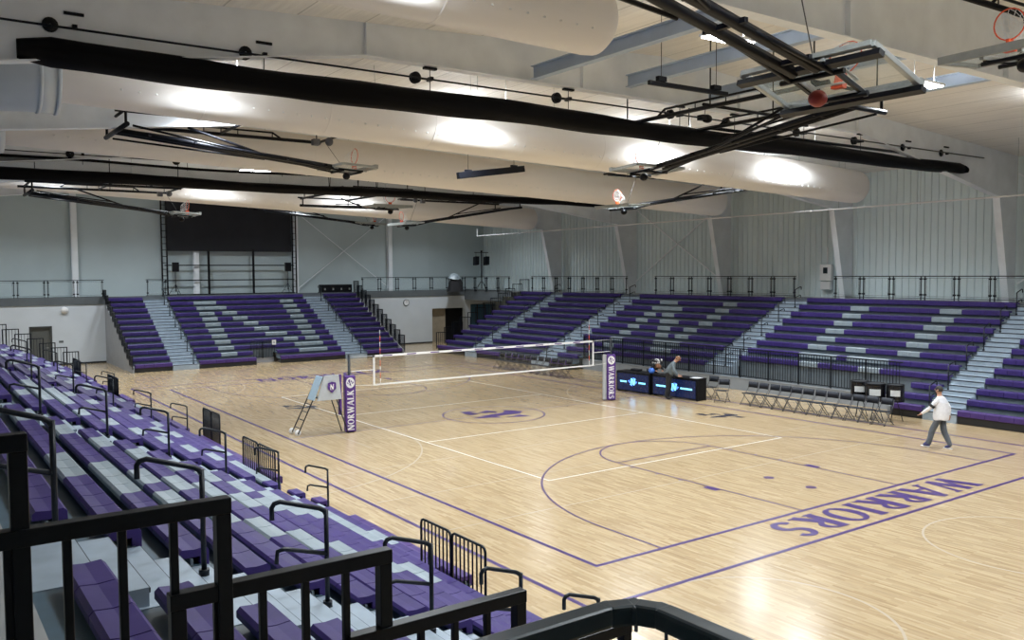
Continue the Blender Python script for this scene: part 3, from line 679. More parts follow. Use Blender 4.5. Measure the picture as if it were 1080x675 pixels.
# ------------------------------------------------------------ deck railings with clear panels
def deck_rail(p0, p1, z, label, pitch=1.45):
    p0 = Vector((*p0, z)); p1 = Vector((*p1, z)); t = thing('deck_railing', label, 'railing', p0, 0, 'deck railings with clear panels'); d = (p1-p0); L = d.length; d.normalize()
    n = max(1, round(L/pitch)); w = L/n; H = 1.07
    b = MB(); b.tube([d*0+Vector((0, 0, H)), d*L+Vector((0, 0, H))], .02, 8); b.tube([Vector((0, 0, .12)), d*L+Vector((0, 0, .12))], .016, 6); b.build('rails', M_rail, t)
    nx = Vector((-d.y, d.x, 0))*.0
    for k in range(n):
        for e in (k*w+.09, (k+1)*w-.09):
            q = MB(); q.bar(d*e, d*e+Vector((0, 0, H)), .035); q.box(tuple(d*e-Vector((.05, .05, 0))), tuple(d*e+Vector((.05, .05, .012))))
            for zz in (.24, .92): q.box(tuple(d*e+Vector((-.05, -.05, zz))), tuple(d*e+Vector((.05, .05, zz+.07))))
            q.build('post', M_rail, t)
        g = MB(); nrm = Vector((-d.y, d.x, 0))*.004
        a = d*(k*w+.15); c = d*((k+1)*w-.15)
        g.prism([a+Vector((0, 0, .2)), c+Vector((0, 0, .2)), c+Vector((0, 0, .99)), a+Vector((0, 0, .99))], nrm)
        g.build('clear_panel', M_panel, t)
        g = MB(); zz = Vector((0, 0, 1))
        for u, v in ((a+zz*.2, c+zz*.2), (a+zz*.99, c+zz*.99), (a+zz*.2, a+zz*.99), (c+zz*.2, c+zz*.99)): g.bar(u, v, .012)
        g.build('panel_frame', M_rail, t)
    return t
deck_rail((XW+.0, -16.5), (XW+.0, -7.5), DECK_F, 'railing on the end deck left of the end bleachers')
deck_rail((XW+.0, 8.9), (XW+.0, 17.3), DECK_F, 'railing on the end deck between the end bleachers and the far corner')
deck_rail((XW+.1, 17.3), (-23.3, 17.3), DECK_F, 'railing around the corner deck beside the tall speaker stand')
deck_rail((XW-.0, -5.2), (XW-.0, -4.0), DECK_F, 'short railing above the left aisle of the end bleachers', 1.2)
deck_rail((-22.6, 18.65), (-12.9, 18.65), DECK_F, 'railing above the plain purple sections of the far bleachers')
deck_rail((-10.6, 18.65), (-.9, 18.65), DECK_F, 'railing above the letter N section of the far bleachers')
deck_rail((1.2, 18.65), (20.0, 18.65), DECK_F, 'railing above the letter W section reaching the right edge')

# ------------------------------------------------------------ knee wall and long picket fence in front of far bleachers
b = MB(); b.box((-9.2, 11.95, 0), (8.6, 12.15, .5)); b.box((-9.22, 11.93, .5), (8.62, 12.17, .52)); b.box((8.5, 11.1, 0), (8.6, 11.95, .3))
tag(b.build('knee_wall', M_knee), 'low grey wall under the long black fence on the far side', 'wall')
t = thing('picket_fence', 'long black picket fence in front of the far bleachers', 'fence', (-9.2, 12.05, .525))
n = 12; w = 17.7/n
for k in range(n):
    b = MB(); x0 = k*w; x1 = x0+w
    b.bar((x0, 0, 1.24), (x1, 0, 1.24), .04); b.bar((x0, 0, .08), (x1, 0, .08), .035); b.bar((x0+.02, 0, 0), (x0+.02, 0, 1.26), .05)
    m = 12
    for j in range(1, m): b.bar((x0+w*j/m, 0, .08), (x0+w*j/m, 0, 1.24), .02)
    b.build('fence_panel', M_rail, t)
# ------------------------------------------------------------ white suspended pipe
t = thing('suspended_pipe', 'long thin white pipe hung in front of the far ribbed wall', 'pipe', (-26, 16.4, 7.72))
b = MB(); b.tube([(0, 0, .5), (0, 0, .02), (.02, 0, 0), (50, 0, .12)], .035, 8); b.build('pipe_run', M_white, t)
b = MB(); k = 3
while k < 50: b.tube([(k, 0, 0), (k, 0, 2.2)], .008, 5); k += 3.7
b.build('hanger_rod', M_alu, t)
for xx in (8.44, 15.94):
    pass

# ------------------------------------------------------------ divider curtains
def curtain_roll(x, y0, y1, zt, hh, ww, sag, mats, seedv):
    b = MB(); n = 60; m = 14; rnd = random.Random(seedv); ph = [rnd.uniform(0, 6) for _ in range(6)]
    vs = []
    for i in range(n+1):
        f = i/n; y = y0+(y1-y0)*f; e = 1.0 if 0 < i < n else .6
        zc = zt-hh/2-sag*math.sin(PI*f)+.03*math.sin(f*19+ph[0])
        for k in range(m):
            a = 2*PI*k/m; rr = 1+.10*math.sin(3*a+ph[1]+f*7)+.07*math.sin(5*a+f*23+ph[2])+.05*math.sin(f*60+a*2)
            vs.append((x+ww/2*math.cos(a)*rr*e, y, zc+hh/2*(1.22-.3*f)*math.sin(a)*rr*e))
    fs = [(i*m+k, i*m+(k+1) % m, (i+1)*m+(k+1) % m, (i+1)*m+k) for i in range(n) for k in range(m)]
    b.add(vs, fs, 0, True); b.add([], []); o = 0
    b.f.append(tuple(range(m))); b.m.append(0); b.sm.append(False); b.f.append(tuple(reversed(range(n*m, (n+1)*m)))); b.m.append(0); b.sm.append(False)
    return b
def pulley_sets(t, ys, z0, z1):
    for y in ys:
        b = MB(); b.box((-.10, y-.04, z0-.03), (.10, y+.04, z0+.05)); b.box((-.05, y-.16, z0+.22), (.05, y+.16, z0+.27)); b.tube([(0, y, z0+.25), (0, y, z1)], .01, 5)
        b.lathe([(.02, -.06), (.13, -.05), (.13, -.02), (.07, 0), (.13, .02), (.13, .05), (.02, .06)], (0, y-.38, z0), 14, axis='x'); b.bar((-.02, y-.38, z0), (-.02, y, z0), .03)
        b.build('pulley', M_black, t)
t = thing('divider_curtain', 'long rolled-up black divider curtain nearest the camera, under the ceiling', 'curtain', (8.44, 0, 0))
curtain_roll(0, -15.5, 16.3, 9.12, .44, .5, -.02, None, 3).build('curtain_roll', M_curtain, t)
b = MB(); b.tube([(0.1, -19.5, 9.38), (.1, 17.5, 9.45)], .022, 6); b.tube([(-.1, 2, 9.22), (-.1, 16.2, 9.28)], .05, 8); b.build('drive_pipe', M_rail, t)
pulley_sets(t, [-14.6, -11.2, -7.4, -3.4, .6, 2.9, 6.2, 9.3, 12.2, 14.8], 9.42, 8.95)
b = MB(); b.ball((.1, 1.6, 9.42), .12, 10, 0, (1, 1.6, 1)); b.box((0, 1.3, 9.36), (.2, 1.5, 9.5)); b.tube([(0, 1.6, 9.5), (0, 1.65, 9.75), (0, 1.8, 9.78)], .01, 5); b.build('winch_motor', M_black, t)
t = thing('divider_curtain', 'second divider curtain with see-through mesh, rolled up farther away', 'curtain', (-6.56, 0, 0))
curtain_roll(0, -17, 12.3, 8.56, .32, .42, .02, None, 5).build('curtain_roll', M_curtain, t)
curtain_roll(0.05, -17, 10.5, 8.98, .08, .12, .04, None, 6).build('curtain_head', M_curtain, t)
b = MB(); n = 60; vs = []
for i in range(n+1):
    y = -17+29*i/n
    for k, z in enumerate((8.94-.04*math.sin(PI*i/n), 8.72, 8.42)): vs.append((.05+.07*math.sin(i*1.3+k*2), y, z))
b.add(vs, [(3*i+k, 3*i+k+1, 3*i+k+4, 3*i+k+3) for i in range(n) for k in range(2)], 0, True)
b.build('mesh_panel', M_mesh, t)
b = MB(); b.tube([(0, -19, 9.12), (0, 13, 9.12)], .02, 6); b.build('drive_pipe', M_rail, t)
pulley_sets(t, [-15.5, -12.1, -8.7, -5.2, -1.6, 2.0, 5.6, 9.2], 9.12, 8.8)

# ------------------------------------------------------------ folded ceiling backstops
def backstop(H, E, label, truss=True, zig=False, big=False, zt=None, tf=.45):
    """H: hinge end (high), E: board end (low).  Both world points; the unit folds along H->E."""
    H = Vector(H); E = Vector(E); t = thing('folded_backstop', label, 'basketball hoop', H, 0, 'folded ceiling backstops')
    d = Vector((E.x-H.x, E.y-H.y, 0)); Lh = d.length; d.normalize(); w = Vector((-d.y, d.x, 0)); dz = E.z-H.z; Z = Vector((0, 0, 1))
    def q(u, v, z): return tuple(d*u+w*v+Z*z)
    R = .062
    b = MB()
    for v in (-.16, .16): b.tube([q(0, v, 0), q(Lh*.93, v, dz*.93)], R*1.15, 8)
    for f in (.12, .3, .5, .7, .88): b.bar(q(Lh*f, -.3, dz*f), q(Lh*f, .3, dz*f), .06)
    b.tube([q(0, -1.35, 0), q(0, 1.35, 0)], R, 8)
    b.build('mast', M_black, t)
    b = MB()
    for v in (-.9, .9):
        b.tube([q(.15, v*1.4, -.02), q(Lh*.62, v*.25, dz*.62-.05)], .03, 6)
    b.tube([q(Lh*.1, .25, dz*.1+.12), q(Lh*.55, .2, dz*.55+.16)], .028, 6)
    b.tube([q(Lh*.28, 0, -.02+.28), q(Lh*.6, 0, dz*.6+.05)], .035, 6)
    b.build('brace', M_black, t)
    # overhead support frame
    h2 = .35 if zt is None else zt-H.z
    b = MB(); L2 = Lh*.95
    for v in (-1.2, 1.2):
        b.tube([q(-.25, v, h2), q(L2, v, h2)], .055, 6)
        b.tube([q(L2*.22, v, h2), q(L2*.27, v, h2+.18), q(L2*.75, v, h2+.18), q(L2*.8, v, h2)], .03, 6)
        for f in (.25, .42, .58, .75): b.tube([q(L2*f, v, h2), q(L2*f, v, h2+.16)], .015, 5)
        b.tube([q(0, v, 0), q(0, v, h2)], .035, 6)
    for f in (0, .5, 1.0): b.tube([q(L2*f, -1.45, h2+.03), q(L2*f, 1.45, h2+.03)], .04, 6)
    for f in (0.02, .5, .98):
        for v in (-1.2, 1.2):
            zz = min(roofz(H.y), roofz(E.y))-H.z-.15
            if zig: b.tube([q(L2*f-.15, v, zz), q(L2*f+.1, v, h2), q(L2*f+.35, v, zz)], .02, 5)
            else: b.tube([q(L2*f, v, h2), q(L2*f, v, zz)], .018, 5)
    b.build('support_frame', M_black, t)
    b = MB(); b.ball(q(L2*.97, .1, h2-.12), .13, 8); b.box(tuple(Vector(q(L2*.9, .1, h2-.2))-Vector((.1, .1, .06))), tuple(Vector(q(L2*.9, .1, h2-.2))+Vector((.1, .1, .12)))); b.tube([q(L2*.95, .05, h2-.2), q(Lh*.97, .05, dz+.2)], .008, 5); b.build('hoist', M_chairmetal, t)
    # backboard lying almost flat, glass up
    til = math.atan2(dz, Lh)*tf; bd = (d*math.cos(til)+Z*math.sin(til)); bn = (Z*math.cos(til)-d*math.sin(til)); c0 = Vector(q(Lh, 0, dz))+Z*.05
    def B(u, v, n_): return tuple(c0+bd*u+w*v+bn*n_)
    hw, hh = .915, .535
    f_ = MB()
    for v in (-hw, hw): f_.bar(B(-hh, v, 0), B(hh, v, 0), .07, .07, upv=tuple(bn))
    for u in (-hh, hh): f_.bar(B(u, -hw, 0), B(u, hw, 0), .07, .07, upv=tuple(bn))
    for v in (-.28, .28): f_.bar(B(-hh, v, -.06), B(hh, v, -.06), .06, .05, upv=tuple(bn))
    bb = f_.build('backboard', M_alu, t, .006)
    g = MB(); g.prism([B(-hh, -hw, .0), B(hh, -hw, .0), B(hh, hw, .0), B(-hh, hw, .0)], bn*.012); g.build('glass', M_glass, bb)
    g = MB()
    for a, c in (((-.02, -.30), (-.02, .30)), ((.43, -.30), (.43, .30)), ((-.02, -.30), (.43, -.30)), ((-.02, .30), (.43, .30))): g.bar(B(a[0]-.25, a[1], .016), B(c[0]-.25, c[1], .016), .05, .004, upv=tuple(bn))
    g.build('target_square', M_white, bb)
    g = MB()
    g.bar(B(hh+.02, -hw-.02, .02), B(hh+.02, hw+.02, .02), .09, .12, upv=tuple(bn))
    g.build('edge_pad', M_alu, bb)
    # rim points upward from the folded glass, net hangs from it sideways
    r = MB(); rc = Vector(B(.25, 0, .40)); ring = [tuple(rc+w*.23*math.cos(a)+bn*.23*math.sin(a)) for a in [2*PI*k/20 for k in range(20)]]
    r.tube(ring, .011, 6, closed=True); r.bar(B(.25, -.08, .02), B(.25, .08, .02), .10, .06); r.bar(B(.25, 0, .02), B(.25, 0, .18), .14, .05)
    r.build('rim', M_orange, bb)
    nt = MB(); n = 12
    for k in range(n):
        a0 = 2*PI*k/n; last = rc+w*.23*math.cos(a0)+bn*.23*math.sin(a0)
        for s_ in range(1, 5):
            for sg in (-1, 1):
                a1 = a0+sg*(PI/n)*(s_ % 2); a2 = a0+sg*(PI/n)*((s_-1) % 2)
                r1, r0 = .23-.022*s_, .23-.022*(s_-1)
                pA = rc+(w*math.cos(a2)+bn*math.sin(a2))*r0-bd*(.07*(s_-1))-Z*.02*(s_-1)**1.5
                pB = rc+(w*math.cos(a1)+bn*math.sin(a1))*r1-bd*(.07*s_)-Z*.02*s_**1.5
                nt.tube([tuple(pA), tuple(pB)], .005, 3, cap=False)
    nt.build('net', M_netcord, bb)
    b = MB(); b.tube([B(-.3, -.45, -.12), B(-.3, .45, -.12)], .035, 6); b.tube([B(.3, -.4, -.12), B(.3, .4, -.12)], .035, 6)
    for v in (-.3, .3): b.tube([B(-.3, v, -.12), q(Lh*.7, v*.6, dz*.7)], .03, 6); b.bar(B(-.4, v, -.08), B(.4, v, -.08), .05)
    if big:
        for u in (-.45, .5): b.bar(B(u, -1.0, -.09), B(u, 1.0, -.09), .11, .07, upv=tuple(bn))
    b.build('board_bracket', M_black, t)
    b = MB(); b.ball(B(.05, .12, -.22), .12, 8, 0, (1, 1, .9)); b.build('strap_reel', M_redbit if big else M_black, t)
    return t
backstop((.94, -12.5, 8.85), (.94, -6.0, 8.25), 'folded basketball hoop under the ceiling at upper left, first in front of the mesh curtain')
backstop((-14.06, -12.9, 8.42), (-14.06, -7.0, 7.72), 'folded basketball hoop at far left in front of the black screen')
backstop((-15.0, .2, 8.45), (-8.4, .2, 7.95), 'folded hoop of the left basket above the far end of the main court', zig=True)
backstop((-14.06, 10.6, 8.65), (-14.06, 4.2, 7.6), 'folded hoop whose long black arm slopes down left beyond the mesh curtain')
backstop((-25.2, .8, 8.9), (-20.2, 5.2, 7.95), 'farthest folded hoop near the end wall screen')
backstop((.94, 12.4, 8.6), (.94, 5.4, 7.55), 'folded hoop just above the white pipe at centre right')
backstop((14.0, 0.2, 8.75), (7.6, .2, 7.95), 'folded hoop of the right basket with its arm rising to the right')
backstop((18.9, -14.2, 8.72), (18.85, -7.75, 7.42), 'largest nearest folded hoop with glass board and red strap, upper right', big=True, zt=9.0, tf=1.6)
backstop((19.3, 2.6, 9.3), (19.05, -3.2, 8.35), 'folded hoop cut off by the upper right corner of the view')
# black hanging bars
def hbar(p, q, r, label, n=2):
    t = thing('hanging_bar', label, 'bar', p); p = Vector(p); d = Vector(q)-p
    b = MB(); b.bar((0, 0, 0), d, r*2, r*2.4); b.build('bar_body', M_black, t, .01)
    for f in (.15, .85):
        b = MB(); b.tube([tuple(d*f), tuple(d*f+Vector((0, 0, roofz(p.y)-p.z-.1)))], .008, 5); b.box(tuple(d*f+Vector((-.05, -.12, .06))), tuple(d*f+Vector((.05, .12, .16)))); b.build('hanger', M_black, t)
hbar((.94, -2.0, 8.32), (.94, .7, 8.72), .09, 'black box-shaped bar hung below the longest duct at centre')
hbar((12.0, -4.1, 9.12), (12.0, -1.6, 9.15), .04, 'short black pipe under the blue-grey roof beams')

# ------------------------------------------------------------ screen, rack and speakers on the end deck
t = thing('projection_screen', 'large black screen on a black rack above the end bleachers', 'screen', (-31.0, .5, DECK_F))
b = MB(); b.box((0, -4.0, 2.85), (.05, 4.05, 6.3)); b.build('screen_cloth', M_screen, t)
b = MB(); b.box((-.05, -4.1, 6.25), (.15, 4.15, 6.5)); b.build('screen_case', M_black, t)
b = MB()
for y in (-4.35, -4.05): b.bar((.1, y, 0), (.1, y, 6.4), .08)
for k in range(16): b.bar((.1, -4.35, .4*k+.1), (.1, -4.05, .4*k+.1), .04)
for y in (4.1, 4.35): b.bar((.1, y, 0), (.1, y, 6.4), .07)
for k in range(16): b.bar((.1, 4.1, .4*k+.1), (.1, 4.35, .4*k+.1), .03)
for y in (-1.5, 1.4): b.bar((.08, y, 0), (.08, y, 3.0), .12)
for z in (.1, 1.0, 1.95): b.bar((.08, -4.2, z), (.08, 4.2, z), .07)
b.build('rack', M_black, t)
def speaker(y, l):
    t = thing('loudspeaker', 'black loudspeaker box on a tripod, %s' % l, 'speaker', (-30.4, y, DECK_F), 0, 'speakers at the screen')
    b = MB(); b.prism([(-.16, -.16, 1.55), (.16, -.2, 1.55), (.16, .2, 1.55), (-.16, .16, 1.55)], (0, 0, .58)); b.build('cabinet', M_black, t, .02)
    b = MB(); b.tube([(0, 0, .3), (0, 0, 1.6)], .02, 8); b.build('pole', M_rail, t)
    for a in (.5, 2.6, 4.7):
        b = MB(); b.tube([(0, 0, .75), (math.cos(a)*.5, math.sin(a)*.5, .02)], .015, 6); b.tube([(0, 0, .38), (math.cos(a)*.3, math.sin(a)*.3, .3)], .01, 6); b.build('leg', M_rail, t)
speaker(-3.2, 'left side of the rack'); speaker(4.05, 'right side of the rack')
# stage box beside screen
t = thing('equipment_case', 'long black equipment case on the end deck right of the screen', 'case', (XW-.5, 7.2, DECK_F))
b = MB(); b.box((-.3, -1.1, .05), (.3, 1.1, .62)); b.box((-.31, -1.1, .30), (.31, 1.1, .33)); b.build('body', M_black, t, .02)
b = MB()
for y in (-.9, -.3, .3, .9): b.box((.3, y-.05, .25), (.32, y+.05, .38))
b.build('latch', M_alu, t)
# corner platform with light stand and covered object
t = thing('speaker_tower', 'tall black stand with two hanging speakers at the far left corner', 'speaker', (-27.6, 17.8, DECK_F))
b = MB(); b.tube([(0, 0, .2), (0, 0, 2.9)], .045, 8); b.bar((-.0, -.6, 2.85), (0, .6, 2.85), .05); b.tube([(0, 0, 2.9), (0, 0, 3.0)], .08, 8); b.build('mast', M_black, t)
for y in (-.48, .42):
    b = MB(); b.prism([(-.17, y-.17, 1.9), (.17, y-.17, 1.95), (.17, y+.17, 1.95), (-.17, y+.17, 1.9)], (0.04, 0, .62)); b.bar((0, y, 2.5), (0, y, 2.85), .03); b.build('speaker_box', M_black, t, .02)
for a in (.3, 1.9, 3.5, 5.0):
    b = MB(); b.tube([(0, 0, .8), (math.cos(a)*.65, math.sin(a)*.65, .02)], .02, 6); b.build('leg', M_black, t)
t = thing('covered_equipment', 'equipment draped in black and white cloth beside the tall speaker stand', 'equipment', (-28.2, 15.9, DECK_F))
b = MB(); ring = [(.62, 0), (.55, .3), (.47, .7), (.36, 1.0), (.22, 1.22), (.02, 1.3)]; n = 20; vs = []
for r, z in ring:
    for k in range(n): a = 2*PI*k/n; rr = r*(1+.12*math.sin(5*a+z*2)); vs.append((rr*math.cos(a)*.8, rr*math.sin(a), z))
b.add(vs, [(i*n+k, i*n+(k+1) % n, (i+1)*n+(k+1) % n, (i+1)*n+k) for i in range(5) for k in range(n)], 0, True); b.build('black_drape', M_blackcloth, t)
b = MB(); vs = []; ring = [(.50, .92), (.40, 1.08), (.26, 1.27), (.02, 1.34)]
for r, z in ring:
    for k in range(n): a = 2*PI*k/n; rr = r*(1+.1*math.sin(5*a+z*2)); vs.append((rr*math.cos(a)*.8, rr*math.sin(a)-.12, z-.12*math.cos(a*2)*(1.4-z)))
b.add(vs, [(i*n+k, i*n+(k+1) % n, (i+1)*n+(k+1) % n, (i+1)*n+k) for i in range(3) for k in range(n)], 0, True); b.build('white_cover', M_greyseat, t)
# clock, dome lamp, electrical box, wall plate
t = thing('wall_clock', 'round wall clock on the grey lower end wall', 'clock', (XW, 12.4, 3.0))
b = MB(); b.lathe([(.24, 0), (.24, .05), (.20, .055)], n=28, axis='x'); b.build('case', M_fascia, t)
b = MB(); b.lathe([(.2, .045), (.001, .046)], n=28, axis='x'); b.build('dial', M_white, t)
b = MB(); b.bar((.052, 0, 0), (.052, .1, .08), .015, .006); b.bar((.054, 0, 0), (.054, -.03, .15), .012, .006)
for k in range(12): a = k*PI/6; b.bar((.05, .16*math.cos(a), .16*math.sin(a)), (.05, .185*math.cos(a), .185*math.sin(a)), .01, .004)
b.build('hands', M_dark, t)
b = MB(); b.lathe([(.2, 0), (.2, .05), (.17, .12), (.1, .17), (.001, .19)], (XW, -9.62, 3.12), 20, axis='x'); tag(b.build('dome_fixture', M_white), 'white dome fixture on the end wall above the brown door', 'light')
b = MB(); b.box((XW, -9.95, 1.28), (XW+.02, -9.72, 1.4)); tag(b.build('door_sign', M_fascia), 'tiny dark sign plate right of the brown door', 'sign')
t = thing('electrical_box', 'pale electrical box with meter on the ribbed wall behind the railing', 'box', (-.4, 20.40, 4.15))
b = MB(); b.box((-.32, -.1, .45), (.32, .1, 1.25)); b.box((-.25, -.14, .0), (.3, .08, .4)); b.tube([(.05, 0, 1.25), (.05, 0, 2.1)], .03, 6); b.build('cabinet', M_white, t, .01)
b = MB(); b.box((-.12, -.12, .8), (.12, -.1, 1.1)); b.build('window', M_darkglass, t)

# ------------------------------------------------------------ volleyball net system
def flat_x(m, pts, mi=0):
    ar = sum(pts[i-1][1]*pts[i][2]-pts[i][1]*pts[i-1][2] for i in range(len(pts)))
    m.add(pts if ar > 0 else pts[::-1], [tuple(range(len(pts)))], mi)
def post(y, txt, label, flip):
    t = thing('net_post', label, 'post', (0, y, 0), 0, 'volleyball net posts')
    b = MB(); b.tube([(0, 0, 0), (0, 0, 2.5)], .045, 12); b.lathe([(.14, .0), (.14, .02), (.05, .03)], n=16); b.build('pole', M_rail, t)
    b = MB(); b.box((-.17, -.17, .03), (.17, .17, 1.83)); p = b.build('pad', M_padpurple, t, .03)
    P, w = word(txt, True, .04); H = 1.30; k = H/w; hgt = .21
    m = MB()
    if not flip: tr = lambda q: (.1725, .105-q[1]*hgt, .08+q[0]*k)         # reads upward
    else: tr = lambda q: (.1725, -.105+q[1]*hgt, 1.38-q[0]*k)              # reads downward
    for g in P: flat_x(m, [tr(q) for q in g])
    m.build('lettering', M_white, p)
    m = MB(); flat_x(m, [(.1725, .14*math.cos(a), 1.61+.17*math.sin(a)) for a in [2*PI*j/18 for j in range(18)]])
    for g in EMBLEM: flat_x(m, [(.1740, -q[0]*.11, 1.61+q[1]*.22) for q in g], 1)
    m.build('emblem', [M_white, M_padpurple], p)
    t.rotation_euler = (0, 0, math.radians(-35 if flip else -14))
    return t
post(-5.6, 'NORWALK', 'purple padded net post lettered NORWALK beside the referee ladder', False)
tpost = post(5.65, 'WARRIORS', 'far white and purple padded net post lettered WARRIORS', True)
b = MB(); b.box((-.05, -.33, .03), (.12, -.18, 1.83)); b.build('white_pad', M_padgrey, tpost, .03)
t = thing('volleyball_net', 'white-banded volleyball net stretched across the court', 'net', (0, 0, 0))
b = MB(); b.box((-.012, -4.75, 2.36), (.012, 4.75, 2.43))
y = -4.4
while y < 4.5: b.add([(.0135, y, 2.378), (.0135, y+.35, 2.378), (.0135, y+.35, 2.412), (.0135, y, 2.412)], [(0, 1, 2, 3)], 1); y += .9
b.build('top_band', [M_white, M_padpurple], t)
b = MB(); b.box((-.01, -4.75, 1.43), (.01, 4.75, 1.48)); b.build('bottom_band', M_white, t)
for y in (-4.72, 4.72):
    b = MB(); b.box((-.012, y-.03, 1.43), (.012, y+.03, 2.43)); b.build('side_band', M_white, t)
b = MB(); y = -4.7
while y < 4.7: b.bar((0, y, 1.46), (0, y, 2.38), .003); y += .1
for k in range(1, 9): b.bar((0, -4.7, 1.46+k*.1), (0, 4.7, 1.46+k*.1), .003)
b.build('mesh', M_netmesh, t)
for y in (-4.5, 4.5):
    b = MB()
    for k in range(9): b.tube([(.02, y, 1.45+k*.2), (.02, y, 1.65+k*.2)], .009, 6, k % 2)
    b.build('antenna', [M_white, M_orange], t)
b = MB()
for s in (-1, 1):
    b.tube([(0, s*4.75, 2.41), (0, s*5.6, 2.42)], .006, 5); b.tube([(0, s*4.75, 1.45), (0, s*5.6, 1.5)], .006, 5); b.tube([(0, s*4.75, 1.95), (0, s*5.6, 1.95)], .012, 5)
b.build('tension_rope', M_netcord, t)
# referee stand
t = thing('referee_stand', 'wheeled referee ladder with grey padded sides by the near net post', 'ladder', (-.20, -6.68, 0), 0)
def LB(name, m, parent, fn, bev=0): b = MB(); fn(b); return b.build(name, m, parent, bev)
bx = .28
for s, nm in ((-1, 'left'), (1, 'right')):
    LB('ladder_rail', M_rail, t, lambda b: b.tube([(s*.25-.35, -.55, .06), (s*.22+.0, .18, 1.85)], .02, 8))
    LB('front_leg', M_rail, t, lambda b: b.tube([(s*.25+.2, .9, .02), (s*.22+.1, .55, 1.2)], .02, 8))
for k in range(6):
    f = .1+k*.14; LB('rung', M_rail, t, lambda b: b.bar((-.25-.35*(1-f), -.55+.73*f, .06+1.79*f), (.25-.35*(1-f), -.55+.73*f, .06+1.79*f), .03, .02))
LB('platform', M_rail, t, lambda b: b.box((-.25, .05, 1.15), (.35, .65, 1.19)))
LB('ladder_pad', M_lbluepad, t, lambda b: b.prism([(-.30, -.10, 1.12), (.2, -.10, 1.12), (.26, .16, 1.86), (-.20, .16, 1.86)], (.01, -.05, 0)), .01)
sp = LB('side_pad', M_padgrey, t, lambda b: b.prism([(.30, -.08, 1.12), (.34, .72, 1.12), (.30, .66, 1.9), (.27, .18, 1.9)], (.05, 0, 0)), .01)
def shield(b):
    b.add([(.388, y, z) for y, z in ((.26, 1.66), (.40, 1.70), (.54, 1.66), (.54, 1.48), (.40, 1.34), (.26, 1.48))], [(0, 1, 2, 3, 4, 5)], 0)
    for g in glyph('N')[0]: b.add([(.391, .33+q[0]*.18, 1.44+q[1]*.18) for q in g], [tuple(range(len(g)))], 1)
LB('shield_emblem', [M_padpurple, M_white], sp, shield)
LB('purple_end_pad', M_padpurple, t, lambda b: b.box((.20, .68, .6), (.36, .74, 1.9)), .01)
for x in (-.62, -.12):
    LB('wheel', M_white, t, lambda b: b.lathe([(.02, -.025), (.09, -.025), (.10, 0), (.09, .025), (.02, .025)], (x, -.55, .1), 16, axis='x'))

# ------------------------------------------------------------ folding chairs
def make_chair(label, group):
    t = thing('folding_chair', label, 'chair', (0, 0, 0), 0, group)
    b = MB(); b.prism([(-.2, -.19, .44), (.2, -.19, .44), (.19, .20, .42), (-.19, .20, .42)], (0, 0, .03)); b.build('seat', M_chairseat, t, .01)
    b = MB(); n = 8; vs = []
    for k in range(n+1):
        x = -.215+.43*k/n; y = .255+.03*(1-(2*k/n-1)**2)
        vs += [(x, y, .64), (x, y+.03, .86), (x, y-.012, .86), (x, y-.012-.02, .64)]
    fs = []
    for k in range(n):
        for j in range(4): fs.append((4*k+j, 4*k+(j+1) % 4, 4*k+4+(j+1) % 4, 4*k+4+j))
    b.add(vs, fs+[(0, 1, 2, 3), tuple(4*n+j for j in (3, 2, 1, 0))], 0, True); b.build('backrest', M_chairseat, t)
    for s in (-1, 1):
        b = MB(); b.tube([(s*.225, -.24, .01), (s*.225, .24, .62), (s*.225, .28, .84)], .013, 6); b.build('front_leg', M_chairmetal, t)
        b = MB(); b.tube([(s*.2, .30, .01), (s*.2, -.12, .44)], .013, 6); b.build('rear_leg', M_chairmetal, t)
    b = MB(); b.tube([(-.225, -.2, .07), (.225, -.2, .07)], .009, 5); b.build('crossbar', M_chairmetal, t)
    b = MB(); b.tube([(-.2, .27, .07), (.2, .27, .07)], .009, 5); b.build('crossbar', M_chairmetal, t)
    b = MB()
    for x, y in ((-.225, -.24), (.225, -.24), (-.2, .3), (.2, .3)): b.tube([(x, y, 0), (x, y, .03)], .018, 6)
    b.build('foot_cap', M_dark, t)
    return t
G1 = 'folding chairs in a row right of the scoring tables'
ordn = ['first', 'second', 'third', 'fourth', 'fifth', 'sixth', 'seventh', 'eighth', 'ninth', 'tenth', 'eleventh', 'twelfth']
chair0 = make_chair('dark folding chair, first from the left in the row right of the tables', G1); chair0.location = (4.15, 8.95, 0)
for k in range(1, 12): dup(chair0, (4.15+k*.495, 8.95+random.uniform(-.03, .03), 0), random.uniform(-.05, .05), 'dark folding chair, %s from the left in the row right of the tables' % (ordn[k] if k < 11 else 'last'))
G2 = 'folding chairs in a row behind the net'
for k in range(11): dup(chair0, (-12.3+k*.56, 8.75+.0*k, 0), random.uniform(-.05, .05), 'folding chair behind the volleyball net, %s from the left' % (ordn[k] if k < 10 else 'last'), G2)
for x, y, rz, l in ((2.05, 9.15, .1, 'dark folding chair tucked behind the right scoring table'), (3.0, 8.75, .35, 'dark folding chair standing at the right end of the scoring tables'), (-1.5, 9.1, .1, 'folding chair behind the left scoring table')):
    dup(chair0, (x, y, 0), rz, l, 'chairs at the scoring tables')

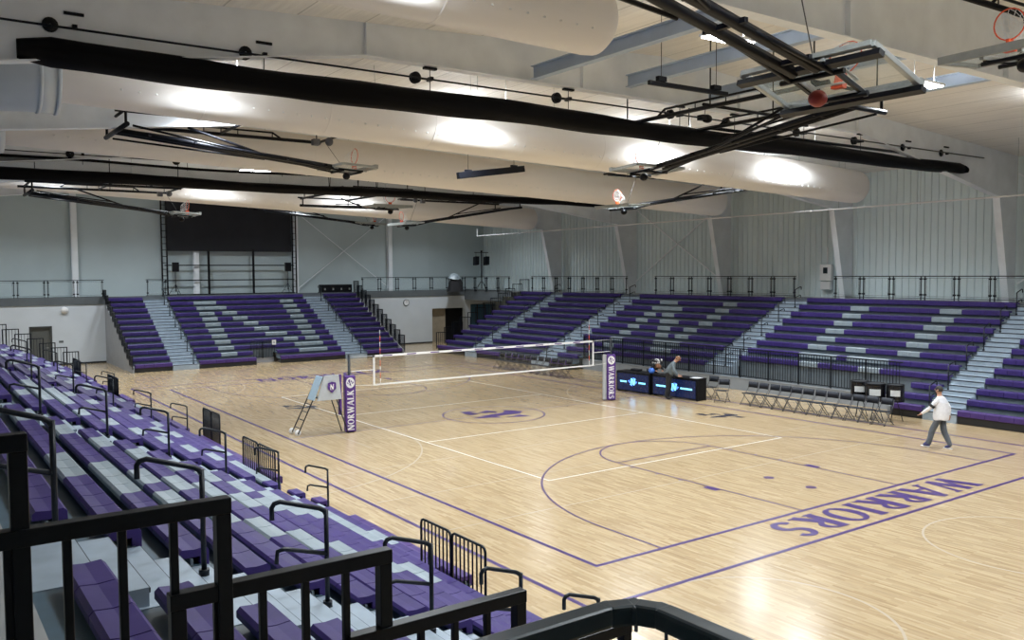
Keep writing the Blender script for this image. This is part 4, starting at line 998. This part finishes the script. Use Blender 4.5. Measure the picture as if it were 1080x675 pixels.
# ------------------------------------------------------------ scoring tables with LED fronts
def led_table(x0, x1, y, label):
    L = x1-x0; t = thing('scoring_table', label, 'table', ((x0+x1)/2, y, 0), .05, 'scoring tables with lit fronts'); h = L/2-.02
    b = MB(); b.box((-h, 0, .05), (h, .06, .80)); b.box((-h-.01, -.01, .03), (-h+.05, .07, .85)); b.box((h-.05, -.01, .03), (h+.01, .07, .85)); b.box((-h, -.01, .80), (h, .06, .85)); b.build('front_case', M_black, t, .006)
    b = MB(); b.box((-h+.06, -.014, .09), (h-.06, -.004, .79)); s = b.build('led_screen', M_led, t)
    b = MB(); k = .24
    for g in EMBLEM: b.add([(q[0]*k*1.1, -.0165, .47+q[1]*k*1.35) for q in g], [tuple(range(len(g)))], 0)
    for g in EMBLEM: b.add([(-q[0]*k*.9, -.017, .43-q[1]*k*1.2) for q in g], [tuple(range(len(g)))], 0)
    P, w = word('N', True)
    for g in P: b.add([(-.15+q[0]*.36+q[1]*.05, -.018, .33+q[1]*.27) for q in g], [tuple(range(len(g)))], 1)
    for a, c in ((-h+.22, -.34), (.34, h-.22)): b.add([(a, -.0175, .41), (c, -.0175, .41), (c, -.0175, .48), (a, -.0175, .48)], [(0, 1, 2, 3)], 1)
    b.build('lit_emblem', [M_ledblue, M_ledcyan], s)
    b = MB(); b.box((-h, .0, .85), (h, .62, .88)); b.build('table_top', M_black, t, .006)
    for sx in (-1, 1):
        b = MB(); b.box((sx*(h-.04)-.02, .06, 0), (sx*(h-.04)+.02, .60, .85)); b.build('end_leg', M_black, t)
    return t
led_table(-1.95, -.02, 7.78, 'left scoring table with glowing blue emblem beside the far net post')
led_table(.03, 2.4, 7.95, 'right scoring table with glowing blue emblem and a man leaning on it')
b = MB(); b.prism([(-1.5, 8.1, .88), (-1.0, 8.1, .88), (-1.0, 8.35, .88), (-1.5, 8.35, .88)], (.03, 0, .09)); tag(b.build('black_bag', M_blackcloth, bevel=.03), 'flat black bag lying on the left scoring table', 'bag')
t = thing('blue_ball', 'round blue ball on the scoring table by the seated person', 'ball', (-.12, 8.02, .99)); b = MB(); b.ball((0, 0, 0), .13, 14); b.build('ball_skin', M_blueplastic, t)
b = MB()
for k in range(3): b.prism([(1.9+k*.05, 8.1+k*.03, .885+k*.004), (2.2+k*.05, 8.12+k*.03, .885+k*.004), (2.2+k*.05, 8.4+k*.03, .885+k*.004), (1.9+k*.05, 8.38+k*.03, .885+k*.004)], (0, 0, .003))
tag(b.build('paper_sheets', M_whitecloth), 'loose papers at the right end of the scoring table', 'paper')

# ------------------------------------------------------------ drums
def drum(x, y, z, r, h, label):
    t = thing('marching_drum', label, 'drum', (x, y, z), 0, 'black marching drums'); b = MB(); b.lathe([(r, 0), (r, h)], n=28); b.build('shell', M_drum, t)
    for zz in (0, h): b = MB(); b.lathe([(r, zz-.03), (r+.02, zz-.03), (r+.02, zz+.03), (r, zz+.03), (r, zz-.03)], n=28); b.build('hoop', M_black, t)
    b = MB(); b.lathe([(.001, h+.002), (r, h+.002)], n=28); b.lathe([(.001, -.002), (r, -.002)], n=28); b.build('drum_head', M_dark, t)
    b = MB()
    for k in range(8): a = k*PI/4+.2; b.tube([(math.cos(a)*(r+.02), math.sin(a)*(r+.02), 0), (math.cos(a)*(r+.02), math.sin(a)*(r+.02), h)], .008, 5)
    b.build('tension_rod', M_black, t)
    b = MB(); pts = arc(0, 0, r+.035, -1.05-.52, -1.05+.52, 8); b.add([(p[0], p[1], z_) for p in pts for z_ in (h*.33, h*.72)], [(2*i, 2*i+2, 2*i+3, 2*i+1) for i in range(8)]); b.build('label_plate', M_drumlabel, t)
    b = MB()
    for a in (0.5, 2.6, 4.71): b.tube([(math.cos(a)*.05, math.sin(a)*.05, 0), (math.cos(a)*.25, math.sin(a)*.25, -z)], .012, 6)
    b.build('stand', M_rail, t)
    return t
drum(8.15, 9.95, .72, .29, .50, 'leftmost black drum with white label by the aisle of the far side')
drum(8.82, 9.80, .66, .32, .56, 'middle black drum with the largest white label')
drum(9.46, 9.95, .70, .27, .52, 'rightmost black drum next to the walking man')

# ------------------------------------------------------------ PEOPLE
def figure(name, label, loc, rz, J, bones, mats, base_mat):
    """J: joint -> (pos, radius).  bones: (a, b, material index).  One continuous skinned surface."""
    names = list(J); idx = {n: i for i, n in enumerate(names)}
    me = bpy.data.meshes.new(name+'_skeleton'); me.from_pydata([J[n][0] for n in names], [(idx[a], idx[b]) for a, b, _ in bones], [])
    o = bpy.data.objects.new(name+'_tmp', me); COL.objects.link(o)
    sk = o.modifiers.new('skin', 'SKIN'); sk.use_smooth_shade = True
    for i, n in enumerate(names):
        r = J[n][1]; r = r if isinstance(r, tuple) else (r, r)
        me.skin_vertices[0].data[i].radius = r; me.skin_vertices[0].data[i].use_root = (i == 0)
    ss = o.modifiers.new('sub', 'SUBSURF'); ss.levels = 2; ss.render_levels = 2
    dg = bpy.context.evaluated_depsgraph_get(); dg.update(); ev = o.evaluated_get(dg)
    m2 = bpy.data.meshes.new_from_object(ev); m2.name = name
    bpy.data.objects.remove(o)
    m2.materials.clear()
    for m in mats: m2.materials.append(m)
    segs = [(Vector(J[a][0]), Vector(J[b][0]), mi) for a, b, mi in bones]
    for p in m2.polygons:
        c = p.center; best = 1e9
        for A, B, mi in segs:
            d = B-A; t = max(0, min(1, (c-A).dot(d)/max(1e-9, d.dot(d)))); dist = (c-(A+d*t)).length
            if dist < best: best = dist; p.material_index = mi
        p.use_smooth = True
    ob = bpy.data.objects.new(name, m2); COL.objects.link(ob); ob.location = loc; ob.rotation_euler = (0, 0, rz)
    ob['label'] = label; ob['category'] = 'person'; ob['group'] = 'people at the court'
    return ob
def head_parts(ob, c, fwd, hair_mat, long_hair=False, upv=Vector((0, 0, 1))):
    c = Vector(c); f = Vector(fwd).normalized(); s = f.cross(upv).normalized(); u = s.cross(f)
    def q(a, b, d): return c+f*a+s*b+u*d
    # hair cap
    b = MB(); n, m = 10, 14; vs = []
    for i in range(n+1):
        th_ = PI*.62*i/n
        for k in range(m):
            a = 2*PI*k/m; cut = 1.0 if math.cos(a) < .3 else .78
            th2 = th_*cut; rr = .108
            vs.append(tuple(q(rr*math.sin(th2)*math.cos(a)*.98-.012, rr*math.sin(th2)*math.sin(a)*.84, rr*1.12*math.cos(th2)+.012)))
    b.add(vs, [(i*m+k, i*m+(k+1) % m, (i+1)*m+(k+1) % m, (i+1)*m+k) for i in range(n) for k in range(m)], 0, True)
    if long_hair:
        b.tube([tuple(q(-.08, .03, .03)), tuple(q(-.09, .05, -.10)), tuple(q(-.06, .07, -.24))], [.07, .075, .03], 10)
    b.build('hair', hair_mat, ob)
    b = MB(); b.prism([tuple(q(.092, -.014, .0)), tuple(q(.092, .014, .0)), tuple(q(.092, 0, .035))], tuple(f*.022)); b.build('nose', M_skin, ob)
    b = MB()
    for e in (-.036, .036): b.ball(tuple(q(.088, e, .024)), .009, 6)
    b.build('eyes', M_dark, ob)
    b = MB(); b.bar(tuple(q(.09, -.022, -.045)), tuple(q(.09, .022, -.045)), .008, .006); b.build('mouth', M_redbit, ob)
    b = MB()
    for e in (-.084, .084): b.ball(tuple(q(-.005, e, .005)), .022, 6, 0, (1, .6, 1.3))
    b.build('ears', M_skin, ob)
def hand(J, bones, pre, wrist, dirv, side, skin_i):
    """palm, five fingers"""
    w = Vector(wrist); d = Vector(dirv).normalized(); s = Vector(side).normalized(); palm = w+d*.07
    J[pre+'palm'] = (tuple(palm), (.022, .030)); bones.append((pre+'wrist', pre+'palm', skin_i))
    c = d.cross(s).normalized()
    for k, (off, ln) in enumerate(((-.028, .065), (-.010, .078), (.010, .075), (.027, .060))):
        a = palm+s*off+d*.025; J[pre+'f%da' % k] = (tuple(a), .010); J[pre+'f%db' % k] = (tuple(a+d*ln*.5+c*.006), .009); J[pre+'f%dc' % k] = (tuple(a+d*ln*.9+c*.022), .0075)
        bones += [(pre+'palm', pre+'f%da' % k, skin_i), (pre+'f%da' % k, pre+'f%db' % k, skin_i), (pre+'f%db' % k, pre+'f%dc' % k, skin_i)]
    a = w+d*.03-s*.03; J[pre+'t1'] = (tuple(a), .011); J[pre+'t2'] = (tuple(a+d*.04-s*.02+c*.01), .009); bones += [(pre+'palm', pre+'t1', skin_i), (pre+'t1', pre+'t2', skin_i)]
# walking man (local +x is his forward direction)
J = {'pelvis': ((0, 0, .96), (.15, .125)), 'waist': ((.0, 0, 1.10), (.155, .12)), 'chest': ((.03, 0, 1.34), (.19, .145)), 'neck': ((.045, 0, 1.50), (.065, .065)), 'head0': ((.06, 0, 1.58), (.062, .07)), 'head1': ((.075, 0, 1.67), (.083, .098)), 'head2': ((.07, 0, 1.745), (.055, .065)),
     'lhip': ((.0, .09, .92), (.095, .095)), 'lknee': ((.20, .09, .52), (.092, .092)), 'lank': ((.29, .09, .11), (.068, .068)), 'lheel': ((.26, .09, .05), (.035, .035)), 'ltoe': ((.45, .10, .07), (.038, .028)),
     'rhip': ((-.0, -.09, .92), (.095, .095)), 'rknee': ((-.05, -.09, .50), (.092, .092)), 'rank': ((-.24, -.09, .10), (.068, .068)), 'rtoe': ((-.08, -.09, .035), (.038, .028)),
     'lsh': ((.03, .19, 1.42), (.075, .07)), 'lel': ((.20, .27, 1.17), (.06, .06)), 'Lwrist': ((.42, .25, 1.0), (.04, .04)),
     'rsh': ((.03, -.19, 1.42), (.075, .07)), 'rel': ((-.12, -.26, 1.17), (.06, .06)), 'Rwrist': ((-.12, -.27, .94), (.038, .038))}
bn = [('pelvis', 'waist', 0), ('waist', 'chest', 0), ('chest', 'neck', 0), ('neck', 'head0', 2), ('head0', 'head1', 2), ('head1', 'head2', 2),
      ('pelvis', 'lhip', 1), ('lhip', 'lknee', 1), ('lknee', 'lank', 1), ('lank', 'lheel', 3), ('lank', 'ltoe', 3), ('pelvis', 'rhip', 1), ('rhip', 'rknee', 1), ('rknee', 'rank', 1), ('rank', 'rtoe', 3),
      ('chest', 'lsh', 0), ('lsh', 'lel', 0), ('lel', 'Lwrist', 0), ('chest', 'rsh', 0), ('rsh', 'rel', 0), ('rel', 'Rwrist', 0)]
hand(J, bn, 'L', J['Lwrist'][0], (.8, -.1, -.6), (.3, 1, 0), 2); hand(J, bn, 'R', J['Rwrist'][0], (.1, 0, -1), (1, 0, 0), 2)
def fixids(J, bn): pass
walker = figure('person', 'man walking left in a white jacket with a black armband and grey trousers', (12.72, 6.75, -.005), PI+.12, J, bn, [M_whitecloth, M_greycloth, M_skin, M_shoe], 0)
head_parts(walker, (.075, 0, 1.67), (1, .0, -.05), M_hair)
b = MB(); A_ = Vector((.03, .19, 1.42)); B_ = Vector((.20, .27, 1.17)); b.tube([tuple(A_.lerp(B_, .62)), tuple(A_.lerp(B_, .72)), tuple(A_.lerp(B_, .86))], [.083, .085, .081], 14); b.build('armband', M_blackcloth, walker)
# jacket hem: loose lower edge of the white jacket
b = MB(); n = 20; vs = []
for r, z in ((.172, 1.34), (.20, 1.12), (.222, .92), (.21, .84)):
    for k in range(n): a = 2*PI*k/n; vs.append((r*.95*math.cos(a), r*1.12*math.sin(a), z+.01*math.sin(4*a)))
b.add(vs, [(i*n+k, i*n+(k+1) % n, (i+1)*n+(k+1) % n, (i+1)*n+k) for i in range(3) for k in range(n)], 0, True); b.build('jacket_hem', M_whitecloth, walker)
b = MB()
for p in ((.43, .10, .022), (-.12, -.09, .006)): b.prism([(p[0]-.17, p[1]-.04, p[2]), (p[0]+.07, p[1]-.035, p[2]+.01), (p[0]+.07, p[1]+.035, p[2]+.01), (p[0]-.17, p[1]+.04, p[2])], (0, 0, .018))
b.build('shoe_soles', M_white, walker)
# leaning man at the table (faces +y, bent over)
J = {'pelvis': ((0, 0, .95), (.165, .14)), 'waist': ((.04, .0, 1.12), (.26, .23)), 'chest': ((.13, 0, 1.36), (.28, .25)), 'neck': ((.23, 0, 1.51), (.068, .068)), 'head0': ((.28, 0, 1.56), (.062, .068)), 'head1': ((.35, 0, 1.61), (.085, .098)), 'head2': ((.40, 0, 1.66), (.055, .062)),
     'lhip': ((.0, .09, .91), (.125, .125)), 'lknee': ((.02, .10, .50), (.10, .10)), 'lank': ((-.03, .10, .10), (.08, .08)), 'ltoe': ((.13, .11, .035), (.038, .028)),
     'rhip': ((-.0, -.09, .91), (.125, .125)), 'rknee': ((-.03, -.10, .50), (.10, .10)), 'rank': ((-.10, -.10, .10), (.08, .08)), 'rtoe': ((.07, -.11, .035), (.038, .028)),
     'lsh': ((.15, .22, 1.40), (.085, .08)), 'lel': ((.20, .30, 1.13), (.078, .078)), 'Lwrist': ((.36, .20, .96), (.038, .038)),
     'rsh': ((.15, -.22, 1.40), (.085, .08)), 'rel': ((.20, -.30, 1.13), (.078, .078)), 'Rwrist': ((.36, -.22, .96), (.038, .038))}
bn = [('pelvis', 'waist', 0), ('waist', 'chest', 0), ('chest', 'neck', 0), ('neck', 'head0', 2), ('head0', 'head1', 2), ('head1', 'head2', 2),
      ('pelvis', 'lhip', 1), ('lhip', 'lknee', 1), ('lknee', 'lank', 1), ('lank', 'ltoe', 3), ('pelvis', 'rhip', 1), ('rhip', 'rknee', 1), ('rknee', 'rank', 1), ('rank', 'rtoe', 3),
      ('chest', 'lsh', 0), ('lsh', 'lel', 0), ('lel', 'Lwrist', 0), ('chest', 'rsh', 0), ('rsh', 'rel', 0), ('rel', 'Rwrist', 0)]
hand(J, bn, 'L', J['Lwrist'][0], (1, -.1, -.25), (0, 1, 0), 2); hand(J, bn, 'R', J['Rwrist'][0], (1, .1, -.25), (0, 1, 0), 2)
leaner = figure('person', 'man in a grey sweatshirt and black trousers leaning over the right scoring table', (1.25, 7.62, 0), .75, J, bn, [M_greysweat, M_blackcloth, M_skin, M_blackcloth], 0)
head_parts(leaner, (.35, 0, 1.61), (.75, 0, -.65), M_brownhair, upv=Vector((.6, 0, .8)))
# person behind the table, standing and bent far forward, patterned black and white scarf
J = {'pelvis': ((0, 0, .93), (.145, .12)), 'waist': ((.12, 0, 1.04), (.14, .115)), 'chest': ((.32, 0, 1.14), (.155, .12)), 'neck': ((.46, 0, 1.15), (.055, .055)), 'head0': ((.51, 0, 1.14), (.058, .062)), 'head1': ((.58, 0, 1.11), (.083, .092)), 'head2': ((.635, 0, 1.09), (.052, .06)),
     'lhip': ((.0, .09, .89), (.09, .09)), 'lknee': ((.04, .10, .50), (.064, .064)), 'lank': ((-.03, .10, .10), (.048, .048)), 'ltoe': ((.12, .11, .035), (.036, .027)),
     'rhip': ((-.0, -.09, .89), (.09, .09)), 'rknee': ((.02, -.10, .50), (.064, .064)), 'rank': ((-.06, -.10, .10), (.048, .048)), 'rtoe': ((.10, -.11, .035), (.036, .027)),
     'lsh': ((.34, .17, 1.13), (.066, .062)), 'lel': ((.46, .25, .98), (.048, .048)), 'Lwrist': ((.60, .14, .95), (.031, .031)),
     'rsh': ((.34, -.17, 1.13), (.066, .062)), 'rel': ((.46, -.25, .98), (.048, .048)), 'Rwrist': ((.60, -.14, .95), (.031, .031))}
bn = [(a, b_, m) for a, b_, m in bn if not (a.startswith('L') or a.startswith('R')) and not (b_[1:] == 'palm')]
hand(J, bn, 'L', J['Lwrist'][0], (1, -.2, -.1), (0, 1, 0), 2); hand(J, bn, 'R', J['Rwrist'][0], (1, .2, -.1), (0, 1, 0), 2)
seated = figure('person', 'person in black bending low over the scoring tables, black and white scarf', (-.72, 8.72, 0), -.38, J, bn, [M_blackcloth, M_blackcloth, M_skin, M_blackcloth], 0)
head_parts(seated, (.58, 0, 1.11), (.45, 0, -.9), M_brownhair, True, upv=Vector((.9, 0, .45)))
b = MB(); rnd = random.Random(4)
for k in range(60):
    a = rnd.uniform(0, 2*PI); r = rnd.uniform(0, .26); b.ball((.30+math.cos(a)*r*1.1, math.sin(a)*r, 1.30+rnd.uniform(-.06, .09)), rnd.uniform(.035, .06), 6, 0 if k % 5 < 3 else 1)
b.build('spotted_scarf', [M_white, M_blackcloth], seated)
print('objects', len(bpy.data.objects))
